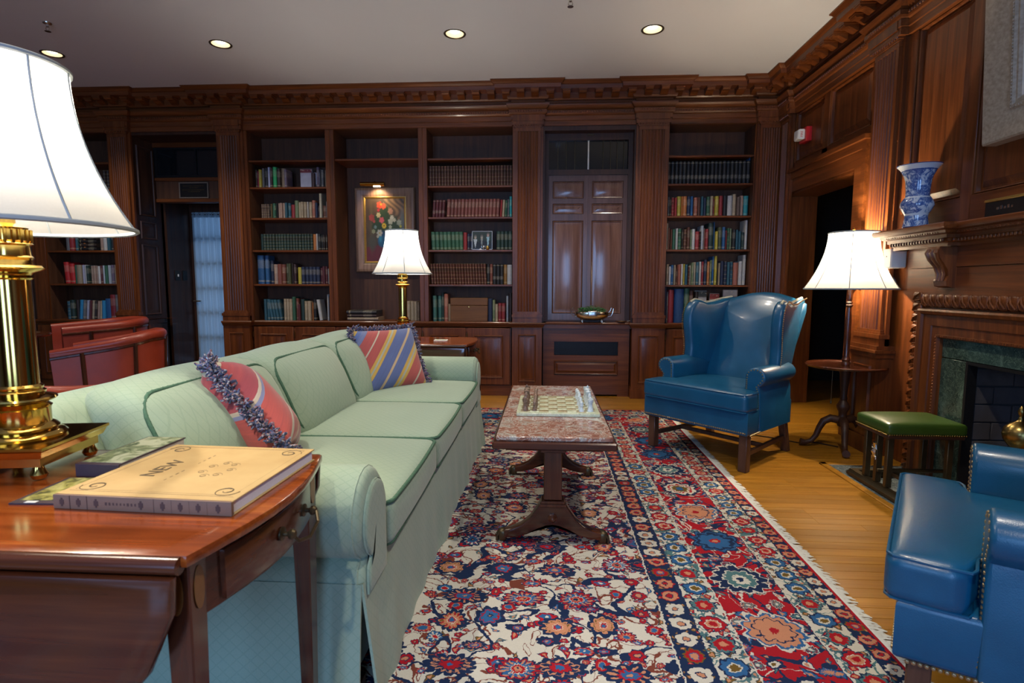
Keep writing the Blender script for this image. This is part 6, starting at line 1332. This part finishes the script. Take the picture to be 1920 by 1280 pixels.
# ================================================================ BOOKS AND PAPERS ON THE NEAR TABLE, CARD ON THE FAR ONE
ZT = .7752; K = .934
t = Thing('large_book', 'large tan book with ornamented cover lying at the front of the table', 'book', (-.80 * K, 1.21 * K, ZT), radians(-2.5)); t.o.scale = (K, K, K)
w, d, h = .193, .178, .030
t.part('page_block', G().box(-w + .010, -d + .006, .003, w - .005, d - .005, h - .003), M['whitepage'])
cv = t.part('cover', G().cbox(-w, -d, h - .003, w, d, h, .001).cbox(-w, -d, 0, w, d, .003, .001), M['tan'])
sp = t.part('spine', G().slab([(-w, -d + .004), (-w, -d - .004), (w, -d - .004), (w, -d + .004)], 0, h, bev=.002, steps=2, capr=(.9,)), M['tanspine'])
g = G()
for q in (-.156, -.118, .028, .066, .104, .142): g.box(q - .0008, -d - .0048, .001, q + .0008, -d - .0038, h - .001)
for q in (-.174, -.137, -.098, .0, .047, .085, .123, .165): g.cbox(q - .005, -d - .0046, .010, q + .005, -d - .0038, .020, .0008).cbox(q - .002, -d - .0048, .006, q + .002, -d - .0038, .024, .0008)
for q in range(9): x = -.078 + q * .008; g.box(x, -d - .0046, .012, x + .004, -d - .0038, .018)
t.part('spine_tooling', g, M['inksp'] if 'inksp' in M else M['ink'], parent=sp, kind='stuff')
g = G(); zt = h + .0002
def rect_line(x0, y0, x1, y1, w_):
    for a in ((x0, y0, x1, y0 + w_), (x0, y1 - w_, x1, y1), (x0, y0, x0 + w_, y1), (x1 - w_, y0, x1, y1)): g.box(a[0], a[1], h - .0005, a[2], a[3], zt)
rect_line(-w + .012, -d + .022, w - .012, d - .012, .0009); rect_line(-w + .018, -d + .030, w - .018, d - .018, .0007)
def scroll(cx_, cy_, sx2, sy2, sc):
    for a0, r0, r1 in ((0, .030, .012), (2.2, .022, .008), (4.0, .018, .006)):
        pts = [(cx_ + sx2 * sc * lerp(r0, r1, k / 12) * cos(a0 + k * .42), cy_ + sy2 * sc * lerp(r0, r1, k / 12) * sin(a0 + k * .42), zt) for k in range(13)]; g.tube(pts, .0009 * sc, 4)
for sx2 in (-1, 1):
    for sy2 in (-1, 1): scroll(sx2 * (w - .045), sy2 * (d - .047) + .004, sx2, sy2, 1.0)
for k in range(7): a = k * .9; scroll(.045 + .030 * cos(a), .0 + .045 * sin(a), 1, 1, .42)
for yv in (-.10, -.09): pass
for x in (-.04,): g.box(x, -.12, h - .0005, x + .0011, .105, zt)
for k in range(11): y_ = -.10 + k * .019; g.box(-.030, y_, h - .0005, -.027, y_ + .010, zt)
t.part('cover_tooling', g, M['ink'], parent=cv, kind='stuff')
text('NEW', .050, Matrix.Translation((-.085, -.005, h + .0003)) @ Matrix.Rotation(pi / 2, 4, 'Z'), M['ink'], parent=cv, name='title_lettering')
t = Thing('photo_book', 'thick dark book with a garden photograph cover between lamp and tan book', 'book', (-1.058 * K, 1.34 * K, ZT), radians(-1)); t.o.scale = (K, K, K); t.part('page_block', G().box(-.052, -.115, .003, .052, .115, .029), M['page']); t.part('cover', G().cbox(-.055, -.12, .029, .055, .12, .032, .001).cbox(-.055, -.12, 0, .055, .12, .003, .001).cbox(-.055, -.122, 0, .055, -.117, .032, .001), M['dkcov']); t.part('cover_photograph', G().box(-.050, -.108, .0315, .052, .115, .0326), M['coverB'])
t = Thing('magazine', 'thin magazine with a yellow-green floral cover left of the tan book', 'magazine', (-1.056 * K, 1.13 * K, ZT), radians(3)); t.o.scale = (K, K, K); t.part('sheets', G().box(-.060, -.078, .0002, .058, .078, .0035), M['dkcov']); t.part('cover_photograph', G().box(-.050, -.062, .0033, .056, .074, .0042), M['coverA']); t.part('cover_label', G().box(-.030, -.076, .0033, -.006, -.066, .0042), M['white'])
t = Thing('note_card', 'small white card lying on the far drop-leaf table', 'card', (-.87, 4.63, .7452)); t.part('card', G().cbox(-.055, -.10, .0002, .055, -.02, .006, .001), M['white']); t.part('print', G().box(-.045, -.09, .0058, .045, -.03, .0064), M['sheerprint'])
# ================================================================ FLOOR LAMP WITH TRAY TABLE
t = Thing('floor_lamp', 'wooden tripod floor lamp with a round tray table and cream bell shade', 'lamp', (2.205, 4.18, 0)); dz = M['dark_z']
t.part('pedestal', G().lathe([(0, .17), (.030, .17), (.040, .20), (.036, .225), (.026, .25), (.030, .28), (.042, .305), (.044, .325), (.034, .345), (.022, .365), (.026, .38), (.020, .40), (.026, .46), (.032, .52), (.034, .56), (.045, .60), (.045, .615)], 26), dz)
for k in range(3):
    a = radians((168, 250, 15)[k]); d = (cos(a), sin(a)); P = [(.02, .215), (.08, .225), (.125, .20), (.15, .15), (.17, .09), (.20, .045), (.24, .030), (.275, .034)]
    t.part('leg', G().tube([(d[0] * r, d[1] * r, z) for r, z in P], [.030, .030, .027, .023, .020, .018, .020, .026], 10), dz, ang=60)
t.part('tray', G().lathe([(0, .612), (.245, .612), (.262, .616), (.268, .628), (.262, .634), (.252, .630), (.246, .624), (0, .622)], 56), M['mah_x'])
t.part('pole', G().lathe([(.028, .622), (.032, .632), (.030, .645), (.024, .655), (.030, .668), (.024, .68), (.018, .70), (.021, .82), (.021, .95), (.015, 1.05), (.020, 1.055), (.024, 1.065), (.018, 1.075), (.022, 1.085), (.015, 1.095), (.018, 1.11), (.013, 1.15), (.012, 1.22)], 24), M['mah_z'])
t.part('socket', G().lathe([(.012, 1.22), (.016, 1.225), (.016, 1.28), (0, 1.28)], 16), M['brass'])
t.part('bulb', G().lathe([(0, 1.28), (.014, 1.285), (.030, 1.33), (.032, 1.36), (.02, 1.385), (0, 1.39)], 18), M['bulb'])
t.part('harp', G().tube([(0, -.014, 1.25), (0, -.07, 1.31), (0, -.06, 1.47), (0, -.02, 1.575), (0, .02, 1.575), (0, .06, 1.47), (0, .07, 1.31), (0, .014, 1.25)], .0025, 6), M['brass'])
t.part('finial', G().lathe([(0, 1.58), (.008, 1.582), (.008, 1.59), (.004, 1.596), (.009, 1.606), (.005, 1.622), (0, 1.625)], 12), M['brass'])
shade_part(t, .300, .158, 1.185, 1.585, 8, 1.9)
t.part('pull_chain', G().tube([(-.10, -.02, .60), (-.10, -.02, .36)], .0022, 5).lathe([(0, .34), (.006, .345), (.005, .365), (0, .37)], 8, c=(-.10, -.02, 0)), M['bronze'])
point('floor_lamp_bulb', (0, 0, 1.44), 66, .035, parent=t.o, colr=(1, .80, .55))
tt = Thing('power_cord', 'thin black lamp cord trailing on the floor under the wing chair', 'cord', (0, 0, 0)); tt.part('cord', G().tube([(2.2, 4.2, .006), (2.08, 4.32, .005), (1.95, 4.30, .005), (1.82, 4.42, .005), (1.70, 4.5, .005), (1.62, 4.45, .005)], .004, 6), M['black'])
# ================================================================ CLUB FENDER
t = Thing('club_fender', 'club fender with green leather seat on square bronze posts at the hearth', 'fender', (1.95, 3.3, .006), world=True); bz_ = M['bronze']
SXa, SXb, Sa, Sb, sz = 1.925, 2.36, 3.17, 3.50, .435
g = G().soft(SXa, Sa, sz - .072, SXb, Sb, sz, r=.022, n=12, puff=(0, 0, .018)); st = t.part('seat_pad', g, M['green'], ang=60)
nl_ = G()
for k in range(26): nl_.hemi((SXa - .001, lerp(Sa + .012, Sb - .012, k / 25), sz - .064), .005, (-1, 0, 0), 6)
for k in range(34): nl_.hemi((lerp(SXa + .012, SXb - .012, k / 33), Sa - .001, sz - .064), .005, (0, -1, 0), 6)
t.part('nailhead_trim', nl_, M['oldbrass'], parent=st, kind='stuff')
t.part('seat_rail', G().cbox(SXa + .01, Sa + .01, sz - .09, SXb - .01, Sb - .01, sz - .066, .003), M['dark_x'])
for yy in (3.225, 3.325, 3.435): t.part('post', G().cbox(1.955, yy - .014, .05, 1.99, yy + .014, sz - .085, .003), bz_)
for xx, yy in ((2.30, 3.225), (2.30, 3.435)): t.part('post', G().cbox(xx - .016, yy - .014, .02, xx + .016, yy + .014, sz - .085, .003), bz_)
pf = [(0, .012), (.018, .012), (.018, .030), (.010, .038), (.004, .05), (-.03, .05), (-.038, .030), (-.038, .012)]
t.part('base_rail', G().sweep([(XR - .07, 3.56), (1.95, 3.56), (1.95, 1.85), (XR - .07, 1.85)][::-1], [(-a, z) for a, z in pf]), bz_, ang=25)
t.part('lower_rail', G().cbox(1.96, 3.30, .115, 2.36, 3.318, .135, .003).cbox(1.985, 2.3, .12, 2.0, 3.24, .138, .003), bz_)
cl = G().tube([(1.95, 3.32, .20), (1.945, 3.325, .235), (1.95, 3.32, .26), (1.945, 3.315, .29)], [.006, .016, .008, .012], 8)
for s in (-1, 1): cl.tube([(1.948, 3.32, .24), (1.945, 3.32 + s * .022, .255), (1.945, 3.32 + s * .014, .275)], [.006, .006, .004], 6); cl.tube([(1.948, 3.32, .215), (1.945, 3.32 + s * .018, .205), (1.945, 3.32 + s * .02, .19)], [.006, .005, .004], 6)
t.part('cast_ornament', cl, M['silver'])
# andiron and brass fire ornament
t = Thing('andiron', 'brass andiron with a round ball and pointed finial in the fireplace', 'andiron', (2.44, 2.945, 0))
t.part('post', G().lathe([(0, .02), (.045, .02), (.05, .04), (.022, .07), (.018, .22), (.024, .30), (.030, .335), (.022, .355), (.030, .365), (.036, .375)], 22), M['brass'])
t.part('ball', G().lathe([(.03, .37), (.045, .385), (.066, .415), (.072, .445), (.066, .475), (.045, .500), (.022, .512), (.014, .520), (.012, .532)], 30), M['oldbrass'])
t.part('finial', G().lathe([(.012, .530), (.008, .54), (.014, .555), (.016, .566), (.010, .582), (.003, .594), (0, .596)], 18), M['oldbrass'])
t.part('bar', G().cbox(0, -.012, .10, .42, .012, .13, .003), M['iron'])
for s in (-1, 1): t.part('leg', G().tube([(0, 0, .05), (0, s * .06, .045), (0, s * .10, .012)], [.014, .014, .016], 8), M['brass'])
t = Thing('fire_ornament', 'low brass fan-shaped fireplace ornament half hidden behind the near chair', 'ornament', (2.14, 2.89, .006), radians(8))
fl_ = G()
t.part('base', G().lathe([(0, 0), (.10, 0), (.11, .012), (.09, .02), (0, .02)], 28, sx=1, sy=.5), M['oldbrass'])
for k in range(9): a = radians(20 + k * 17.5); t.part('leaf', G().soft(-.014, -.006, 0, .014, .006, .085, r=.006, n=4).xf(Matrix.Translation((0, 0, .018)) @ Matrix.Rotation(pi / 2 - a, 4, 'Y')), M['oldbrass'])
# ================================================================ MANTEL THINGS, WALL THINGS
zm = 1.562
t = Thing('porcelain_vase', 'blue and white porcelain vase with flared rim on the mantel', 'vase', (2.295, 3.655, zm)); t.part('body', G().lathe([(0.0, 0.0), (0.0634, 0.0), (0.0683, 0.0046), (0.0683, 0.0138), (0.061, 0.069), (0.0634, 0.0851), (0.0781, 0.1092), (0.0903, 0.1357), (0.0878, 0.1552), (0.0732, 0.1817), (0.0634, 0.1932), (0.0634, 0.23), (0.0683, 0.2875), (0.0805, 0.3335), (0.1025, 0.3657), (0.1196, 0.3818), (0.1147, 0.383), (0.0952, 0.3565), (0.0732, 0.3105), (0.0561, 0.23), (0.0561, 0.115), (0.0, 0.069)], 44), M['porcelain'], ang=60)
t = Thing('mantel_box', 'long black box with a gilt top edge on the mantel at right edge', 'box', (2.34, 2.78, zm), world=True); t.part('body', G().cbox(2.30, 2.55, zm, 2.37, 3.115, zm + .075, .003), M['black']); t.part('gilt_top', G().cbox(2.296, 2.546, zm + .075, 2.374, 3.119, zm + .090, .003), M['gilt']); 
gl = G()
for k in range(5): y_ = 3.03 - k * .022; gl.box(2.2992, y_ - .007, zm + .032, 2.3005, y_ + .007, zm + .044 + .006 * (k % 2))
t.part('lettering', gl, M['silver'], kind='stuff')
t = Thing('trinket_dish', 'tiny flat glass dish on the mantel between vase and black box', 'dish', (2.36, 3.28, zm)); t.part('dish', G().lathe([(0, 0), (.022, 0), (.03, .008), (.027, .008), (0, .004)], 18), M['marble_grey'])
# big framed picture leaning off the chimney breast
t = Thing('framed_picture', 'large picture in a wide limed frame with beaded inner moulding above the mantel', 'picture', (XR, 2.62, 1.95), world=True)
ty = lambda u, o, v: (XR - .03 - o + .02 - .055 * (v - 1.95), u, v)
P0, P1, Q0, Q1 = 1.90, 3.235, 1.955, 3.02
mitre_frame(P1, Q0, P0, Q1, [(0, -.045), (0, .018), (.0, .022)], 0, M['limed'], 'frame_edge', to=ty) if False else None
def mf(name, prof, mat):
    vs = []; fs = []
    for d, o in prof:
        for u, v in ((P0 + d, Q0 + d), (P1 - d, Q0 + d), (P1 - d, Q1 - d), (P0 + d, Q1 - d)): vs.append(ty(u, o, v))
    for r in range(len(prof) - 1):
        for k in range(4): fs.append((r * 4 + k, r * 4 + (k + 1) % 4, (r + 1) * 4 + (k + 1) % 4, (r + 1) * 4 + k))
    return t.part(name, G().add(vs, fs), mat, ang=20, recalc=False)
mf('frame', [(0, -.03), (0, .040), (.008, .050), (.016, .050), (.13, .016), (.145, .014)], M['limed'])
inn = mf('inner_moulding', [(.145, .014), (.150, .024), (.165, .026), (.175, .016), (.188, .018), (.20, .006)], M['limed'])
g = G(); d = .157
for (u0, v0), (u1, v1) in (((P0 + d, Q0 + d), (P1 - d, Q0 + d)), ((P1 - d, Q0 + d), (P1 - d, Q1 - d)), ((P1 - d, Q1 - d), (P0 + d, Q1 - d)), ((P0 + d, Q1 - d), (P0 + d, Q0 + d))):
    n = int(math.hypot(u1 - u0, v1 - v0) / .016)
    for k in range(n): g.hemi(ty(lerp(u0, u1, k / n), .026, lerp(v0, v1, k / n)), .0062, (-1, 0, 0), 5)
t.part('bead_moulding', g, M['limed'], parent=inn, kind='stuff')
mf('white_slip', [(.20, .006), (.203, .010), (.236, .006), (.238, .0)], M['white']); mf('canvas', [(.236, .001), (.52, .0012)], M['canvasdk'])
# thermostat sensor and fire strobe
t = Thing('wall_sensor', 'white plastic sensor box on the wall under the mantel end', 'sensor', (2.36, 4.0, 1.39), world=True); g = G().cbox(XR - .095, 3.895, 1.325, XR + .01, 3.985, 1.455, .008); t.part('housing', g, M['white']); t.part('indicator', G().box(XR - .0965, 3.94, 1.40, XR - .095, 3.948, 1.408), M['iron'])
t = Thing('fire_alarm_strobe', 'red and white fire alarm strobe on the panel above the dark doorway', 'alarm', (XR, 5.46, 2.60), world=True)
t.part('backplate', G().cbox(XR - .025, 5.405, 2.535, XR + .03, 5.55, 2.665, .004), M['red']); t.part('lens', G().slab([(5.43, 2.555), (5.53, 2.555), (5.53, 2.645), (5.43, 2.645)], XR - .088, XR - .020, bev=.018, axis='x', steps=3), M['white'])
ls = t.part('label_plate', G().box(XR - .080, 5.428, 2.56, XR - .035, 5.4305, 2.64), M['white'])
text('FIRE', .030, Matrix.Translation((XR - .055 - t.off[0], 5.4275 - t.off[1], 2.60 - t.off[2])) @ Matrix.Rotation(pi / 2, 4, 'X') @ Matrix.Rotation(pi / 2, 4, 'Z'), M['red'], parent=t.o)
for lb, (x, y) in (('chrome fire sprinkler head on the ceiling at upper left', (-3.93, 4.36)), ('chrome fire sprinkler head at the top edge of the ceiling', (.16, 4.20))):
    t = Thing('sprinkler_head', lb, 'sprinkler', (x, y, ZC)); t.part('escutcheon', G().lathe([(0, 0), (.032, 0), (.030, -.006), (.012, -.012), (.010, -.03), (0, -.03)], 20), M['silver']); t.part('frame_arm', G().tube([(-.010, 0, -.028), (-.016, 0, -.045), (-.004, 0, -.060), (.004, 0, -.060), (.016, 0, -.045), (.010, 0, -.028)], .003, 6), M['silver']); t.part('deflector', G().lathe([(0, -.062), (.022, -.062), (.022, -.065), (0, -.065)], 14), M['silver'])
# ================================================================ GAME TABLE AND RED CLUB CHAIRS (left background)
t = Thing('game_table', 'round dark leather-topped game table between the red chairs', 'table', (-5.10, 4.72, 0))
t.part('top', G().lathe([(0, .715), (.44, .715), (.475, .722), (.485, .735), (.475, .748), (.44, .752), (0, .752)], 64), M['mah_x']); t.part('leather_inset', G().lathe([(0, .7525), (.40, .7525), (.40, .754), (0, .754)], 56), M['inset']); t.part('column', G().lathe([(.26, .0), (.26, .03), (.09, .08), (.06, .2), (.08, .4), (.06, .6), (.16, .715)], 28), M['mah_z'])
def club_chair(label, loc, rz, zb=.80, za=.66):
    t = Thing('club_chair', label, 'chair', (*loc, 0), rz, group='red leather club chairs'); rl = M['redl']     # front is -y
    def shell(r, th): 
        # horseshoe plan; th from -1 (left arm front) through 0 (back) to 1
        if abs(th) < .62: a = th / .62 * pi / 2; return (r * sin(a), .08 + r * cos(a))
        k = (abs(th) - .62) / .38; return ((1 if th > 0 else -1) * r, .08 - .42 * k)
    def top(th): return lerp(zb, za, min(1, max(0, abs(th) - .25) / .75) ** 1.0)
    N_ = 44
    def wall(rr_, z0):
        g = G(); vs = []; 
        for i in range(N_ + 1):
            th = lerp(-1, 1, i / N_); xo, yo = shell(rr_, th); xi, yi = shell(rr_ - .07, th); z1 = top(th) - .02
            vs += [(xo * .94, yo * .94, z0), (xo, yo, z1), (xi, yi, z1), (xi, yi, z0)]
        fs = [(i * 4 + a, i * 4 + 4 + a, i * 4 + 4 + (a + 1) % 4, i * 4 + (a + 1) % 4) for i in range(N_) for a in range(4)]; fs += [(0, 1, 2, 3), (N_ * 4 + 3, N_ * 4 + 2, N_ * 4 + 1, N_ * 4)]
        return g.add(vs, fs)
    t.part('shell', wall(.36, .20), rl, ang=40)
    rim = [(*[q for q in shell(.33, lerp(-1, 1, i / N_))], top(lerp(-1, 1, i / N_)) - .012) for i in range(N_ + 1)]
    t.part('rolled_rim', G().tube(rim, [.030 + .016 * (1 - abs(2 * i / N_ - 1)) for i in range(N_ + 1)], 10), rl, ang=70)
    for th in (-.8, -.42, 0, .42, .8):
        xo, yo = shell(.362, th); a = shell(.362, th - .03); b_ = shell(.362, th + .03); t.part('show_wood_post', G().tube([(xo * .945, yo * .945, .20), (xo, yo, top(th) - .045)], .018, 6), M['mah_z'])
    t.part('wood_rail', G().tube([(*[q * 1.0 for q in shell(.358, lerp(-1, 1, i / N_))], top(lerp(-1, 1, i / N_)) - .055) for i in range(N_ + 1)], .014, 6), M['mah_x'])
    t.part('seat', G().soft(-.28, -.36, .30, .28, .30, .46, r=.06, n=9, puff=(0, .01, .03)), rl, ang=60); t.part('seat_frame', G().cbox(-.30, -.35, .20, .30, .26, .31, .01), M['mah_x'])
    for x, y in ((-.27, -.31), (.27, -.31), (-.22, .26), (.22, .26)): t.part('leg', G().lathe([(.022, .20), (.026, .17), (.016, .06), (.02, .03), (.018, 0)], 12, c=(x, y, 0)), M['mah_z'])
    return t
club_chair('red leather club chair with its panelled back toward the sofa', (-3.97, 4.80), radians(-62), .765, .64)
club_chair('red leather club chair behind the game table by the far bookcase', (-4.66, 5.50), radians(-40), .83, .78)
club_chair('red leather club chair mostly hidden behind the foreground brass lamp', (-5.88, 5.1), radians(80), .85, .72)
club_chair('red leather club chair nearest the sofa, half hidden by the brass lamp', (-2.72, 2.72), radians(175), .72, .62)
# ---------------------------------------------------------------- lettering curves -> meshes
dg = bpy.context.evaluated_depsgraph_get()
for o, parent, Mx, name in TXT:
    o.matrix_world = Matrix.Identity(4)
bpy.context.view_layer.update(); dg = bpy.context.evaluated_depsgraph_get()
for o, parent, Mx, name in TXT:
    me = bpy.data.meshes.new_from_object(o.evaluated_get(dg)); me.materials.clear(); me.materials.append(o.data.materials[0]); n = bpy.data.objects.new(name, me); COL.objects.link(n)
    if parent is not None:
        n.parent = parent
        if parent.get('category') == 'book': n.matrix_world = Mx; n.matrix_parent_inverse = parent.matrix_world.inverted()
        else: n.matrix_local = Mx
    else: n.matrix_world = Mx
    bpy.data.objects.remove(o)
